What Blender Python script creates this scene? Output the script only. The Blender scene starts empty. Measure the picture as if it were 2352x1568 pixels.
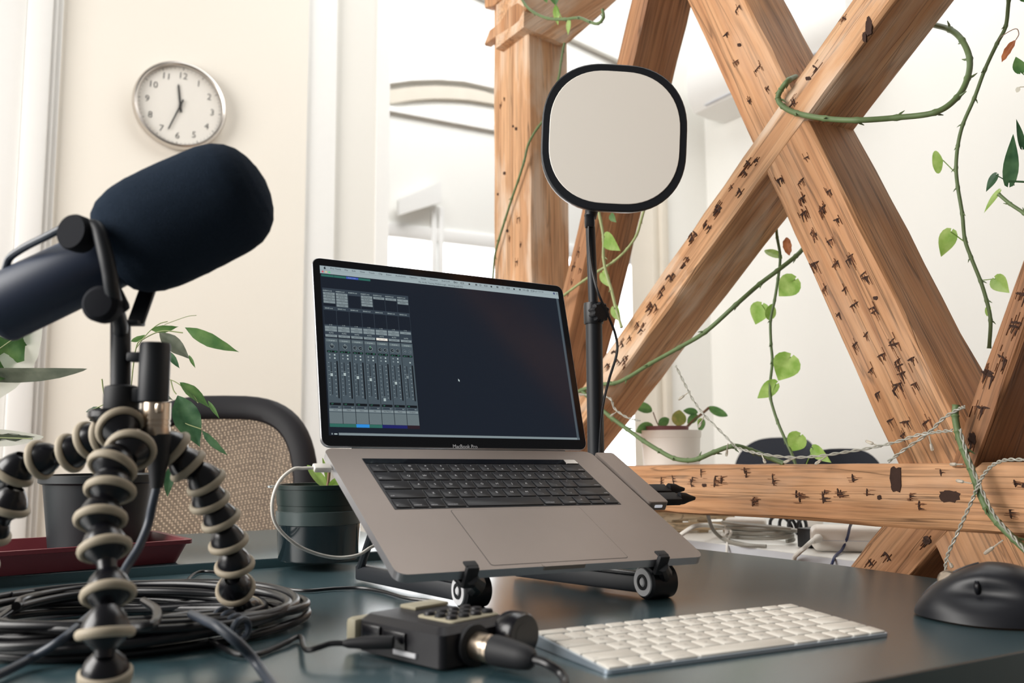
import bpy, bmesh, math, random
from mathutils import Vector, Matrix, Euler
from math import sin, cos, pi, radians, sqrt, atan2
random.seed(7)
S = bpy.context.scene
COL = S.collection
TZ = 0.74                       # height of the dark table top above the floor
FPX, IW, IH = 2117.58, 2352, 1568
PITCH, ROLL, CAMH = 0.113524, -0.005669, 0.15977 + TZ

# ------------------------------------------------------------------ camera
_c, _s = cos(PITCH), sin(PITCH)
FWD = Vector((0, _c, _s)); _u0 = Vector((0, -_s, _c)); _r0 = Vector((1, 0, 0))
RGT = _r0 * cos(ROLL) + _u0 * sin(ROLL)
UPV = -_r0 * sin(ROLL) + _u0 * cos(ROLL)
CAM = Vector((0, 0, CAMH))
cd = bpy.data.cameras.new('camera'); cam = bpy.data.objects.new('camera', cd); COL.objects.link(cam)
cam.matrix_world = Matrix(((RGT.x, UPV.x, -FWD.x, CAM.x), (RGT.y, UPV.y, -FWD.y, CAM.y), (RGT.z, UPV.z, -FWD.z, CAM.z), (0, 0, 0, 1)))
cd.sensor_fit = 'HORIZONTAL'; cd.sensor_width = 36.0; cd.lens = FPX / IW * 36.0
cd.clip_start = 0.05; cd.clip_end = 60
cd.dof.use_dof = True; cd.dof.focus_distance = 1.16; cd.dof.aperture_fstop = 6.5
S.camera = cam
S.cycles.max_bounces = 7; S.cycles.diffuse_bounces = 3; S.cycles.glossy_bounces = 4; S.cycles.transparent_max_bounces = 8

# ------------------------------------------------------------------ world, daylight and fill lights, exposure
W = bpy.data.worlds.new('World'); S.world = W; W.use_nodes = True
bg = W.node_tree.nodes['Background']; bg.inputs[0].default_value = (1.0, 0.985, 0.95, 1); bg.inputs[1].default_value = 0.12
S.view_settings.view_transform = 'Standard'; S.view_settings.look = 'None'
S.view_settings.gamma = 1.0; S.view_settings.use_curve_mapping = False
S.view_settings.exposure = 0.1
ANG = radians(30.0)
U = Vector((cos(ANG), sin(ANG), 0)); V = Vector((-sin(ANG), cos(ANG), 0)); Z = Vector((0, 0, 1))
def uv(u, v, z=0.0): return U * u + V * v + Z * z

def area(name, loc, target, sx, sy, watts, col=(1, 1, 1)):
    l = bpy.data.lights.new(name, 'AREA'); l.shape = 'RECTANGLE'; l.size = sx; l.size_y = sy; l.energy = watts; l.color = col
    o = bpy.data.objects.new(name, l); COL.objects.link(o)
    o.location = loc; o.rotation_euler = (Vector(target) - Vector(loc)).to_track_quat('-Z', 'Y').to_euler(); return o
area('daylight_left_window', (-2.45, 0.05, 1.95), (0.6, 1.3, 0.95), 2.2, 1.9, 134, (1.0, 0.97, 0.93))
area('fill_right_wall', uv(2.05, 1.7, 3.5), uv(2.25, 1.7, 0), 1.5, 3.0, 52, (0.99, 0.995, 0.985))  # added overhead fill that brightens the right wall, not a real opening
area('fill_far_wall', uv(2.6, 4.2, 5.2), uv(2.8, 5.6, 2.2), 4.4, 1.4, 150, (1.0, 1.0, 0.99))  # added fill above the next room, only to light its far wall

# ------------------------------------------------------------------ pixel -> place helpers
def ray(x, y): return FWD + RGT * ((x - IW / 2) / FPX) - UPV * ((y - IH / 2) / FPX)
def at(x, y, d):                      # point at distance d along +Y
    r = ray(x, y); return CAM + r * (d / r.y)
def onz(x, y, z=0.0):                 # point on a horizontal plane z above the table top
    r = ray(x, y); return CAM + r * ((z + TZ - CAMH) / r.z)
def onu(x, y, u):
    r = ray(x, y); return CAM + r * (u / r.dot(U))
def onv(x, y, v):
    r = ray(x, y); return CAM + r * (v / r.dot(V))
PXM = lambda px, d: px * d / FPX

# ------------------------------------------------------------------ materials
def S2L(c):
    out = []
    for k in c[:3]:
        k = k / 255.0
        out.append(k / 12.92 if k <= 0.04045 else ((k + 0.055) / 1.055) ** 2.4)
    return tuple(out) + (1.0,)
def _n(nt, t, **kw):
    n = nt.nodes.new(t)
    for k, v in kw.items(): setattr(n, k, v)
    return n
def mat(name, rgb, rough=0.5, metal=0.0, var=0.08, vscale=30.0, bump=0.0, bscale=200.0, coat=0.0, emit=None, estr=1.0, trans=0.0, alpha=1.0, spec=0.5, sheen=0.0):
    m = bpy.data.materials.new(name); m.use_nodes = True; nt = m.node_tree
    b = nt.nodes['Principled BSDF']; L = nt.links.new
    col = S2L(rgb)
    tc = _n(nt, 'ShaderNodeTexCoord')
    ns = _n(nt, 'ShaderNodeTexNoise'); ns.inputs['Scale'].default_value = vscale; ns.inputs['Detail'].default_value = 3
    L(tc.outputs['Object'], ns.inputs['Vector'])
    mx = _n(nt, 'ShaderNodeMix', data_type='RGBA')
    mx.inputs[6].default_value = tuple(max(0, c * (1 - var)) for c in col[:3]) + (1,)
    mx.inputs[7].default_value = tuple(min(1, c * (1 + var)) for c in col[:3]) + (1,)
    L(ns.outputs['Fac'], mx.inputs[0]); L(mx.outputs[2], b.inputs['Base Color'])
    b.inputs['Roughness'].default_value = rough; b.inputs['Metallic'].default_value = metal
    b.inputs['Coat Weight'].default_value = coat; b.inputs['Transmission Weight'].default_value = trans
    b.inputs['Alpha'].default_value = alpha; b.inputs['Specular IOR Level'].default_value = spec
    b.inputs['Sheen Weight'].default_value = sheen
    if emit:
        b.inputs['Emission Color'].default_value = S2L(emit); b.inputs['Emission Strength'].default_value = estr
    if bump > 0:
        n2 = _n(nt, 'ShaderNodeTexNoise'); n2.inputs['Scale'].default_value = bscale; n2.inputs['Detail'].default_value = 4
        L(tc.outputs['Object'], n2.inputs['Vector'])
        bp = _n(nt, 'ShaderNodeBump'); bp.inputs['Strength'].default_value = bump; bp.inputs['Distance'].default_value = 0.002
        L(n2.outputs['Fac'], bp.inputs['Height']); L(bp.outputs['Normal'], b.inputs['Normal'])
    return m
def leafmat(name, rgb, rgb2, scale=45):
    m = bpy.data.materials.new(name); m.use_nodes = True; nt = m.node_tree; L = nt.links.new
    b = nt.nodes['Principled BSDF']; out = nt.nodes['Material Output']
    tc = _n(nt, 'ShaderNodeTexCoord'); ns = _n(nt, 'ShaderNodeTexNoise'); ns.inputs['Scale'].default_value = scale; ns.inputs['Detail'].default_value = 5
    L(tc.outputs['Object'], ns.inputs['Vector'])
    cr = _n(nt, 'ShaderNodeValToRGB'); cr.color_ramp.elements[0].position = 0.38; cr.color_ramp.elements[1].position = 0.68
    cr.color_ramp.elements[0].color = S2L(rgb); cr.color_ramp.elements[1].color = S2L(rgb2)
    L(ns.outputs['Fac'], cr.inputs[0]); L(cr.outputs[0], b.inputs['Base Color'])
    b.inputs['Roughness'].default_value = 0.45
    tr = _n(nt, 'ShaderNodeBsdfTranslucent'); L(cr.outputs[0], tr.inputs['Color'])
    ms = _n(nt, 'ShaderNodeMixShader'); ms.inputs[0].default_value = 0.5
    L(b.outputs[0], ms.inputs[1]); L(tr.outputs[0], ms.inputs[2]); L(ms.outputs[0], out.inputs['Surface'])
    return m
def woodmat(name, dark, mid, light, pale_amt=0.0, fine=1.0, cracks=0.5):
    m = bpy.data.materials.new(name); m.use_nodes = True; nt = m.node_tree; L = nt.links.new
    b = nt.nodes['Principled BSDF']; tc = _n(nt, 'ShaderNodeTexCoord'); oi = _n(nt, 'ShaderNodeObjectInfo')
    add = _n(nt, 'ShaderNodeVectorMath', operation='ADD')
    sc = _n(nt, 'ShaderNodeVectorMath', operation='SCALE'); sc.inputs[0].default_value = (13.0, 7.0, 5.0); L(oi.outputs['Random'], sc.inputs['Scale'])
    L(tc.outputs['Object'], add.inputs[0]); L(sc.outputs[0], add.inputs[1])
    def noise(scl, detail, dist=0.0):
        mp = _n(nt, 'ShaderNodeMapping'); mp.inputs['Scale'].default_value = scl; L(add.outputs[0], mp.inputs['Vector'])
        n = _n(nt, 'ShaderNodeTexNoise'); n.inputs['Scale'].default_value = 1.0; n.inputs['Detail'].default_value = detail; n.inputs['Distortion'].default_value = dist
        L(mp.outputs[0], n.inputs['Vector']); return n
    n1 = noise((1.6, 34, 34), 8, 1.0)
    cr = _n(nt, 'ShaderNodeValToRGB'); e = cr.color_ramp.elements
    e[0].position = 0.28; e[0].color = S2L(dark); e[1].position = 0.72; e[1].color = S2L(light)
    k = e.new(0.48); k.color = S2L(mid); L(n1.outputs['Fac'], cr.inputs[0])
    n2 = noise((7, 210, 210), 4, 0.2)                    # fine grain lines
    r2 = _n(nt, 'ShaderNodeValToRGB'); r2.color_ramp.elements[0].position = 0.36; r2.color_ramp.elements[0].color = (1 - 0.42 * fine,) * 3 + (1,)
    r2.color_ramp.elements[1].position = 0.52; r2.color_ramp.elements[1].color = (1, 1, 1, 1); L(n2.outputs['Fac'], r2.inputs[0])
    m1 = _n(nt, 'ShaderNodeMix', data_type='RGBA', blend_type='MULTIPLY'); m1.inputs[0].default_value = 1
    L(cr.outputs[0], m1.inputs[6]); L(r2.outputs[0], m1.inputs[7])
    n3 = noise((1.1, 30, 30), 3, 0.3)                    # long dark checks
    sb = _n(nt, 'ShaderNodeMath', operation='SUBTRACT'); L(n3.outputs['Fac'], sb.inputs[0]); sb.inputs[1].default_value = 0.5
    ab = _n(nt, 'ShaderNodeMath', operation='ABSOLUTE'); L(sb.outputs[0], ab.inputs[0])
    r3 = _n(nt, 'ShaderNodeValToRGB'); r3.color_ramp.elements[0].position = 0.0; r3.color_ramp.elements[0].color = (1 - cracks,) * 3 + (1,)
    r3.color_ramp.elements[1].position = 0.012; r3.color_ramp.elements[1].color = (1, 1, 1, 1); L(ab.outputs[0], r3.inputs[0])
    m2 = _n(nt, 'ShaderNodeMix', data_type='RGBA', blend_type='MULTIPLY'); m2.inputs[0].default_value = 1
    L(m1.outputs[2], m2.inputs[6]); L(r3.outputs[0], m2.inputs[7])
    n4 = noise((5, 16, 16), 5, 0.4)                      # scattered paler patches
    r4 = _n(nt, 'ShaderNodeValToRGB'); r4.color_ramp.elements[0].position = 0.5; r4.color_ramp.elements[0].color = (0, 0, 0, 1)
    r4.color_ramp.elements[1].position = 0.66; r4.color_ramp.elements[1].color = (pale_amt,) * 3 + (1,); L(n4.outputs['Fac'], r4.inputs[0])
    m3 = _n(nt, 'ShaderNodeMix', data_type='RGBA'); L(r4.outputs[0], m3.inputs[0]); L(m2.outputs[2], m3.inputs[6]); m3.inputs[7].default_value = S2L((226, 205, 184))
    n5 = noise((3.2, 5, 5), 3, 0.5)                      # broad tone patches
    r5 = _n(nt, 'ShaderNodeValToRGB'); r5.color_ramp.elements[0].position = 0.3; r5.color_ramp.elements[0].color = (0.80, 0.77, 0.74, 1)
    r5.color_ramp.elements[1].position = 0.62; r5.color_ramp.elements[1].color = (1, 1, 1, 1); L(n5.outputs['Fac'], r5.inputs[0])
    m4 = _n(nt, 'ShaderNodeMix', data_type='RGBA', blend_type='MULTIPLY'); m4.inputs[0].default_value = 1
    L(m3.outputs[2], m4.inputs[6]); L(r5.outputs[0], m4.inputs[7])
    L(m4.outputs[2], b.inputs['Base Color']); b.inputs['Roughness'].default_value = 0.62; b.inputs['Specular IOR Level'].default_value = 0.3
    ad = _n(nt, 'ShaderNodeMath', operation='ADD'); L(n2.outputs['Fac'], ad.inputs[0]); L(r3.outputs[0], ad.inputs[1])
    bp = _n(nt, 'ShaderNodeBump'); bp.inputs['Strength'].default_value = 0.45; bp.inputs['Distance'].default_value = 0.0025
    L(ad.outputs[0], bp.inputs['Height']); L(bp.outputs['Normal'], b.inputs['Normal'])
    return m
M = {}
M['wall_cream'] = mat('cream_plaster', (242, 236, 225), 0.9, var=0.02, vscale=2, bump=0.05, bscale=60)
M['wall_white'] = mat('white_plaster', (246, 245, 240), 0.9, var=0.015, vscale=2, bump=0.04, bscale=60)
M['wall_grey'] = mat('pale_grey_plaster', (236, 233, 226), 0.9, var=0.015, vscale=2)
M['trim_white'] = mat('white_gloss_paint', (244, 243, 240), 0.45, var=0.01)
M['arch_stone'] = mat('beige_arch_plaster', (222, 214, 200), 0.9, var=0.06, vscale=8)
M['floor'] = woodmat('floor_boards', (120, 92, 66), (150, 118, 86), (172, 138, 102))
M['beam'] = woodmat('hewn_oak', (176, 124, 85), (194, 144, 103), (207, 160, 120), 0.15, .75)
M['beam_pale'] = woodmat('hewn_oak_pale', (184, 134, 94), (204, 156, 115), (217, 175, 136), 0.75, .75)
M['beam_dark'] = woodmat('hewn_oak_brown', (146, 101, 69), (164, 117, 82), (180, 134, 97), 0.05, .75)
M['gouge'] = mat('dark_gouge_wood', (56, 34, 24), 0.9, var=0.3, vscale=150)
M['gouge_mid'] = mat('brown_gouge_wood', (112, 70, 44), 0.9, var=0.3, vscale=150)
M['crate'] = woodmat('pale_pine', (196, 166, 128), (226, 202, 168), (240, 222, 194))
M['table'] = mat('dark_teal_lacquer', (54, 80, 87), 0.27, var=0.1, vscale=4, spec=0.5)
M['table'].node_tree.nodes['Principled BSDF'].inputs['IOR'].default_value = 2.5
M['table_edge'] = mat('teal_lacquer_edge', (52, 78, 84), 0.35, var=0.08)
M['white_lam'] = mat('white_laminate', (232, 231, 226), 0.3, var=0.02)
M['white_edge'] = mat('pale_grey_edge_band', (206, 208, 214), 0.4, var=0.02)
M['black'] = mat('black_plastic', (16, 18, 23), 0.42, var=0.1, bump=0.05, bscale=500)
M['black_matte'] = mat('matte_black_metal', (19, 23, 30), 0.5, var=0.08)
M['black_gloss'] = mat('glossy_black_plastic', (17, 17, 22), 0.26, var=0.1)
M['rubber'] = mat('black_rubber', (17, 18, 23), 0.62, var=0.1)
M['foam'] = mat('black_foam', (36, 48, 63), 0.95, var=0.35, vscale=900, bump=0.9, bscale=1400, spec=0.1)
M['micbody'] = mat('slate_black_paint', (34, 46, 68), 0.45, var=0.06)
M['grip'] = mat('taupe_rubber', (168, 156, 136), 0.6, var=0.06)
M['silver'] = mat('brushed_silver', (206, 200, 194), 0.3, 1.0, var=0.04)
M['nickel'] = mat('nickel', (214, 196, 176), 0.28, 1.0, var=0.04)
M['knob'] = mat('dull_black_knob', (24, 26, 32), 0.8, var=0.05, spec=0.15)
M['hubsilver'] = mat('satin_silver_cap', (222, 222, 224), 0.4, 0.0, var=0.03)
M['skyglass'] = mat('overcast_daylight', (255, 255, 255), 0.9, var=0, emit=(248, 252, 255), estr=3.6)
M['brass'] = mat('worn_brass', (190, 140, 96), 0.4, 1.0, var=0.1)
M['alu'] = mat('warm_grey_aluminium', (148, 137, 130), 0.48, 0.55, var=0.03, bump=0.03, bscale=1500)
M['alu_edge'] = mat('aluminium_edge', (196, 196, 200), 0.32, 0.8, var=0.03)
M['alu_blue'] = mat('anodised_aluminium', (188, 200, 212), 0.35, 0.6, var=0.03)
M['key'] = mat('black_keycap', (19, 19, 25), 0.5, var=0.06)
M['keyink'] = mat('pale_key_print', (205, 205, 208), 0.6, var=0.02, emit=(205, 205, 208), estr=0.12)
M['whitekey'] = mat('white_keycap', (238, 232, 221), 0.45, var=0.02)
M['greyink'] = mat('grey_key_print', (150, 146, 140), 0.6, var=0.02)
M['bezel'] = mat('black_glass', (14, 16, 22), 0.08, var=0.05)
M['diffuser'] = mat('opal_acrylic', (238, 232, 222), 0.55, var=0.01, vscale=5, emit=(255, 246, 232), estr=0.09)  # slight emission added to lift the panel's brightness
M['darkpot'] = mat('dark_green_grey_plastic', (13, 22, 27), 0.5, var=0.06)
M['greenpot'] = mat('dark_green_plastic', (12, 34, 32), 0.4, var=0.08)
M['smoke'] = mat('smoky_glass_pot', (24, 34, 38), 0.12, var=0.08, coat=0.5)
M['smokeband'] = mat('frosted_glass_band', (58, 70, 70), 0.3, var=0.08)
M['clearplastic'] = mat('clear_plastic', (226, 234, 236), 0.1, trans=0.9, var=0.02)
M['tray'] = mat('oxblood_plastic', (112, 42, 50), 0.45, var=0.08)
M['redpot'] = mat('dusty_red_plastic', (132, 80, 82), 0.55, var=0.06)
M['whitepot'] = mat('white_plastic', (236, 230, 222), 0.5, var=0.02)
M['soil'] = mat('potting_soil', (58, 42, 32), 0.95, var=0.4, vscale=120, bump=0.8, bscale=200)
M['stem'] = mat('green_stem', (96, 116, 74), 0.55, var=0.25, vscale=60)
M['stem_pale'] = mat('pale_green_stem', (150, 160, 110), 0.55, var=0.2, vscale=60)
M['twig'] = mat('brown_twig', (128, 98, 76), 0.7, var=0.25, vscale=60)
M['leaf_lime'] = leafmat('lime_leaf', (134, 172, 78), (176, 202, 120))
M['leaf_mid'] = leafmat('mid_green_leaf', (76, 116, 66), (112, 146, 86))
M['leaf_dark'] = leafmat('dark_green_leaf', (48, 84, 56), (78, 112, 78))
M['leaf_grey'] = leafmat('grey_green_leaf', (104, 112, 98), (128, 134, 118))
M['leaf_pale'] = leafmat('pale_cream_leaf', (196, 192, 178), (222, 218, 204))
M['leaf_cream'] = leafmat('cream_margin_leaf', (232, 234, 222), (240, 240, 232))
M['leaf_dry'] = leafmat('dried_brown_leaf', (150, 88, 56), (184, 118, 78))
M['leaf_yellow'] = leafmat('yellowing_leaf', (132, 142, 74), (206, 178, 116))
M['fairy'] = mat('clear_fairy_wire', (196, 194, 182), 0.25, trans=0.35, var=0.05)
M['bulb'] = mat('clear_bulb_plastic', (226, 220, 206), 0.12, trans=0.6, var=0.03)
M['cord_white'] = mat('white_cord', (232, 228, 220), 0.5, var=0.03)
M['cord_grey'] = mat('grey_cord', (150, 146, 136), 0.45, var=0.05)
M['cord_black'] = mat('black_cord', (17, 17, 21), 0.32, var=0.1)
M['cord_slate'] = mat('slate_cord', (52, 60, 72), 0.42, var=0.08)
M['cord_blue'] = mat('navy_cord', (34, 42, 84), 0.5, var=0.06)
M['chair'] = mat('charcoal_chair_plastic', (17, 16, 22), 0.6, var=0.08)
M['navychair'] = mat('navy_chair_fabric', (32, 37, 48), 0.8, var=0.1, vscale=200)
M['clockface'] = mat('ivory_dial', (240, 236, 228), 0.5, var=0.01)
M['clockink'] = mat('dark_dial_print', (62, 62, 60), 0.6, var=0.05)
M['recorder'] = mat('soft_black_plastic', (24, 23, 28), 0.45, var=0.1, bump=0.08, bscale=700)
M['pad'] = mat('pale_grey_button_pad', (176, 168, 144), 0.55, var=0.05)
M['mouse'] = mat('graphite_soft_touch', (19, 20, 26), 0.42, var=0.06)
M['port_glow'] = mat('white_port', (225, 228, 235), 0.3, emit=(225, 228, 235), estr=0.4)  # white port face, brightened by added emission
# ------------------------------------------------------------------ mesh helpers
WM = {}
def obj(name, bm, m, parent=None, angle=35, matrix=None, recalc=True):
    ms = m if isinstance(m, (list, tuple)) else [m]
    if recalc: bmesh.ops.recalc_face_normals(bm, faces=bm.faces[:])
    w = WM.get(parent.name, Matrix.Identity(4)) if parent else (matrix or Matrix.Identity(4))
    bm.transform(w.inverted())
    me = bpy.data.meshes.new(name); bm.to_mesh(me); bm.free()
    for k in ms: me.materials.append(M[k] if isinstance(k, str) else k)
    if angle is not None:
        me.shade_smooth(); me.set_sharp_from_angle(angle=radians(angle))
    o = bpy.data.objects.new(name, me); COL.objects.link(o)
    if parent: o.parent = parent; WM[o.name] = w
    else: o.matrix_world = w; WM[o.name] = w.copy()
    return o
def tag(o, label, cat, group=None, kind=None):
    o['label'] = label; o['category'] = cat
    if group: o['group'] = group
    if kind: o['kind'] = kind
    return o
def thing(name, label, cat, loc, group=None):
    o = bpy.data.objects.new(name, None); o.empty_display_size = 0.02; COL.objects.link(o)
    o.location = Vector(loc); WM[o.name] = Matrix.Translation(Vector(loc))
    return tag(o, label, cat, group)
def struct(name, bm, m, label, cat, matrix=None):
    return tag(obj(name, bm, m, None, 35, matrix), label, cat, None, 'structure')
def frame(x, y, z, o):
    return Matrix(((x.x, y.x, z.x, o.x), (x.y, y.y, z.y, o.y), (x.z, y.z, z.z, o.z), (0, 0, 0, 1)))
def axis_frame(p, d, ref=None):
    z = Vector(d).normalized(); r = Vector(ref) if ref is not None else (Z if abs(z.z) < 0.9 else Vector((1, 0, 0)))
    x = r.cross(z).normalized(); y = z.cross(x); return frame(x, y, z, Vector(p))
def box(bm, mtx, sx, sy, sz, bev=0.0, seg=2, mi=0):
    g = bmesh.ops.create_cube(bm, size=1.0)
    bmesh.ops.scale(bm, vec=(sx, sy, sz), verts=g['verts'])
    fs = list({f for v in g['verts'] for f in v.link_faces})
    vs = g['verts']
    if bev > 0:
        es = list({e for v in vs for e in v.link_edges})
        r = bmesh.ops.bevel(bm, geom=es, offset=bev, segments=seg, affect='EDGES', profile=0.5)
        vs = list({v for f in r['faces'] for v in f.verts} | {v for v in vs if v.is_valid})
        st, seen = list(vs), set(vs)
        while st:
            v = st.pop()
            for e in v.link_edges:
                w = e.other_vert(v)
                if w not in seen: seen.add(w); st.append(w)
        vs = list(seen)
    for f in {f for v in vs for f in v.link_faces}: f.material_index = mi
    bmesh.ops.transform(bm, matrix=mtx, verts=vs); return vs
def crv(pts, k=6):
    P = [Vector(p) for p in pts]
    if len(P) < 3: return P
    Q = [P[0] * 2 - P[1]] + P + [P[-1] * 2 - P[-2]]; out = []
    for i in range(1, len(Q) - 2):
        a, b, c, d = Q[i - 1], Q[i], Q[i + 1], Q[i + 2]
        for j in range(k):
            t = j / k
            out.append(0.5 * ((2 * b) + (c - a) * t + (2 * a - 5 * b + 4 * c - d) * t * t + (3 * b - a - 3 * c + d) * t ** 3))
    out.append(P[-1]); return out
def tube(bm, pts, r, n=8, mi=0, closed=False, flat=1.0, ref=None):
    P = [Vector(p) for p in pts]; m = len(P); rings = []
    up = None
    for i, p in enumerate(P):
        t = (P[(i + 1) % m] - P[i - 1]) if closed else (P[min(i + 1, m - 1)] - P[max(i - 1, 0)])
        t.normalize()
        if up is None:
            up = Vector(ref) if ref is not None else (Z if abs(t.z) < 0.9 else Vector((1, 0, 0)))
        x = up.cross(t)
        if x.length < 1e-6: x = Vector((1, 0, 0)).cross(t)
        x.normalize(); y = t.cross(x).normalized(); up = y
        rr = r[i] if isinstance(r, (list, tuple)) else r
        rings.append([bm.verts.new(p + x * (cos(2 * pi * k / n) * rr) + y * (sin(2 * pi * k / n) * rr * flat)) for k in range(n)])
    for i in range(m if closed else m - 1):
        a, b = rings[i], rings[(i + 1) % m]
        for k in range(n):
            f = bm.faces.new((a[k], a[(k + 1) % n], b[(k + 1) % n], b[k])); f.material_index = mi
    if not closed:
        for rg in (rings[0][::-1], rings[-1]):
            f = bm.faces.new(rg); f.material_index = mi
    return bm
def lathe(bm, prof, mtx, n=28, mi=0, cap=True, sy=1.0):
    rings = []
    for r, z in prof:
        if r < 1e-6: rings.append([bm.verts.new(mtx @ Vector((0, 0, z)))])
        else: rings.append([bm.verts.new(mtx @ Vector((r * cos(2 * pi * k / n), r * sy * sin(2 * pi * k / n), z))) for k in range(n)])
    for a, b in zip(rings, rings[1:]):
        if len(a) == 1 and len(b) == 1: continue
        for k in range(n):
            j = (k + 1) % n
            if len(a) == 1: f = bm.faces.new((a[0], b[j], b[k]))
            elif len(b) == 1: f = bm.faces.new((a[k], a[j], b[0]))
            else: f = bm.faces.new((a[k], a[j], b[j], b[k]))
            f.material_index = mi
    if cap:
        for rg in (rings[0], rings[-1]):
            if len(rg) > 2:
                try: bm.faces.new(rg).material_index = mi
                except ValueError: pass
    return bm
def torus(bm, mtx, R, r, n=32, k=10, mi=0, sq=1.0):
    pts = [mtx @ Vector((R * cos(2 * pi * i / n), R * sin(2 * pi * i / n), 0)) for i in range(n)]
    ax = (mtx.to_3x3() @ Z).normalized(); c = mtx.translation
    rings = []
    for p in pts:
        d = (p - c).normalized()
        rings.append([bm.verts.new(p + d * (r * cos(2 * pi * j / k)) + ax * (r * sq * sin(2 * pi * j / k))) for j in range(k)])
    for i in range(n):
        a, b = rings[i], rings[(i + 1) % n]
        for j in range(k):
            bm.faces.new((a[j], a[(j + 1) % k], b[(j + 1) % k], b[j])).material_index = mi
    return bm
def rrect(w, h, r, n=5, cx=0.0, cy=0.0, p=2.0):
    out = []
    for q, (sx, sy) in enumerate(((1, 1), (-1, 1), (-1, -1), (1, -1))):
        for i in range(n + 1):
            a = pi / 2 * (q + i / n)
            ca, sa = cos(a), sin(a)
            ca = math.copysign(abs(ca) ** (2 / p), ca); sa = math.copysign(abs(sa) ** (2 / p), sa)
            out.append((cx + sx * (w / 2 - r) + r * ca, cy + sy * (h / 2 - r) + r * sa))
    return out
def prism(bm, poly, mtx, z0, z1, mi=0, top=None, bev=0.0):
    """extrude a 2-D outline from z0 to z1; bev adds a small chamfer at the z1 edge"""
    n = len(poly); lv = [(1.0, z0)]
    cx = sum(p[0] for p in poly) / n; cy = sum(p[1] for p in poly) / n
    rings = [[bm.verts.new(mtx @ Vector((x, y, z0))) for x, y in poly]]
    if bev > 0:
        s = 1 if z1 > z0 else -1
        rings.append([bm.verts.new(mtx @ Vector((x, y, z1 - s * bev))) for x, y in poly])
        def inset(x, y):
            dx, dy = x - cx, y - cy; w = max(abs(p[0] - cx) for p in poly); h = max(abs(p[1] - cy) for p in poly)
            return cx + dx * (1 - bev / w), cy + dy * (1 - bev / h)
        rings.append([bm.verts.new(mtx @ Vector(inset(x, y) + (z1,))) for x, y in poly])
    else:
        rings.append([bm.verts.new(mtx @ Vector((x, y, z1))) for x, y in poly])
    for a, b in zip(rings, rings[1:]):
        for k in range(n):
            bm.faces.new((a[k], a[(k + 1) % n], b[(k + 1) % n], b[k])).material_index = mi
    bm.faces.new(rings[0][::-1]).material_index = mi
    bm.faces.new(rings[-1]).material_index = mi if top is None else top
    return bm
_TX = {}
def glyphs(s):
    if s not in _TX:
        c = bpy.data.curves.new('t', 'FONT'); c.body = s; c.size = 1.0; c.resolution_u = 2; c.align_x = 'CENTER'; c.align_y = 'CENTER'
        o = bpy.data.objects.new('t', c); COL.objects.link(o)
        dg = bpy.context.evaluated_depsgraph_get(); e = o.evaluated_get(dg); me = e.to_mesh()
        _TX[s] = ([tuple(v.co) for v in me.vertices], [tuple(p.vertices) for p in me.polygons])
        e.to_mesh_clear(); bpy.data.objects.remove(o); bpy.data.curves.remove(c)
    return _TX[s]
def text(bm, s, size, mtx, mi=0, align='C', wide=1.0):
    vs, fs = glyphs(s)
    if not vs: return
    x0 = min(v[0] for v in vs); x1 = max(v[0] for v in vs)
    off = 0 if align == 'C' else (-x0 if align == 'L' else -x1)
    nv = [bm.verts.new(mtx @ Vector(((v[0] + off) * size * wide, v[1] * size, 0))) for v in vs]
    for f in fs:
        try: bm.faces.new([nv[i] for i in f]).material_index = mi
        except ValueError: pass
def NB(): return bmesh.new()
def T(x, y, z): return Matrix.Translation(Vector((x, y, z)))

HEART = [(0, .10), (.02, .55), (.10, .86), (.22, 1.0), (.36, .98), (.52, .82), (.68, .58), (.84, .30), (.94, .12), (1, 0)]
LANCE = [(0, .02), (.08, .36), (.2, .74), (.34, .97), (.48, 1.0), (.62, .84), (.76, .56), (.88, .26), (.95, .10), (1, 0)]
OVAL = [(0, .05), (.06, .42), (.18, .78), (.34, .98), (.5, 1.0), (.66, .9), (.8, .68), (.91, .38), (.97, .18), (1, 0)]
def leaf(name, base, tip, wid, m, parent, kind=HEART, fold=0.25, curl=0.12, tilt=0.0, wavy=0.0, petiole=None, seed=0):
    """a leaf blade from base to tip; tilt turns the blade about its own midrib"""
    rnd = random.Random(seed or (int(base.x * 9173 + tip.z * 7331) & 0xffff))
    base, tip = Vector(base), Vector(tip); ax = tip - base; L = ax.length; ax.normalize()
    view = (CAM - (base + tip) / 2).normalized()
    side = ax.cross(view).normalized(); side = (Matrix.Rotation(tilt, 3, ax) @ side).normalized(); nrm = side.cross(ax).normalized()
    bm = NB(); rows = []; N = 4
    K = []
    for (s0, w0), (s1, w1) in zip(kind, kind[1:]):
        K += [(s0, w0), ((s0 + s1) / 2, (w0 + w1) / 2)]
    K.append(kind[-1])
    for s, w in K:
        row = []
        for j in range(-N, N + 1):
            f = j / N; x = f * w * wid / 2
            back = -0.13 * L * (1 - s) ** 6 * (abs(f) ** 1.5) * (1 if kind is HEART else 0)
            zz = abs(f) * w * wid / 2 * fold - curl * L * s * s + wavy * wid * 0.06 * sin(s * 22 + (3 if f > 0 else 0)) * abs(f)
            row.append(bm.verts.new(base + ax * (s * L + back) + side * x + nrm * (zz)))
        rows.append(row)
    for a, b in zip(rows, rows[1:]):
        for j in range(2 * N): bm.faces.new((a[j], a[j + 1], b[j + 1], b[j]))
    bmesh.ops.remove_doubles(bm, verts=bm.verts[:], dist=1e-5)
    if petiole is not None:
        pts = crv([Vector(p) for p in petiole] + [base], 5)
        tube(bm, pts, max(0.0007, min(0.0014, L * 0.022)), 5)
    return obj(name, bm, m, parent, 60, recalc=False)
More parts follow.
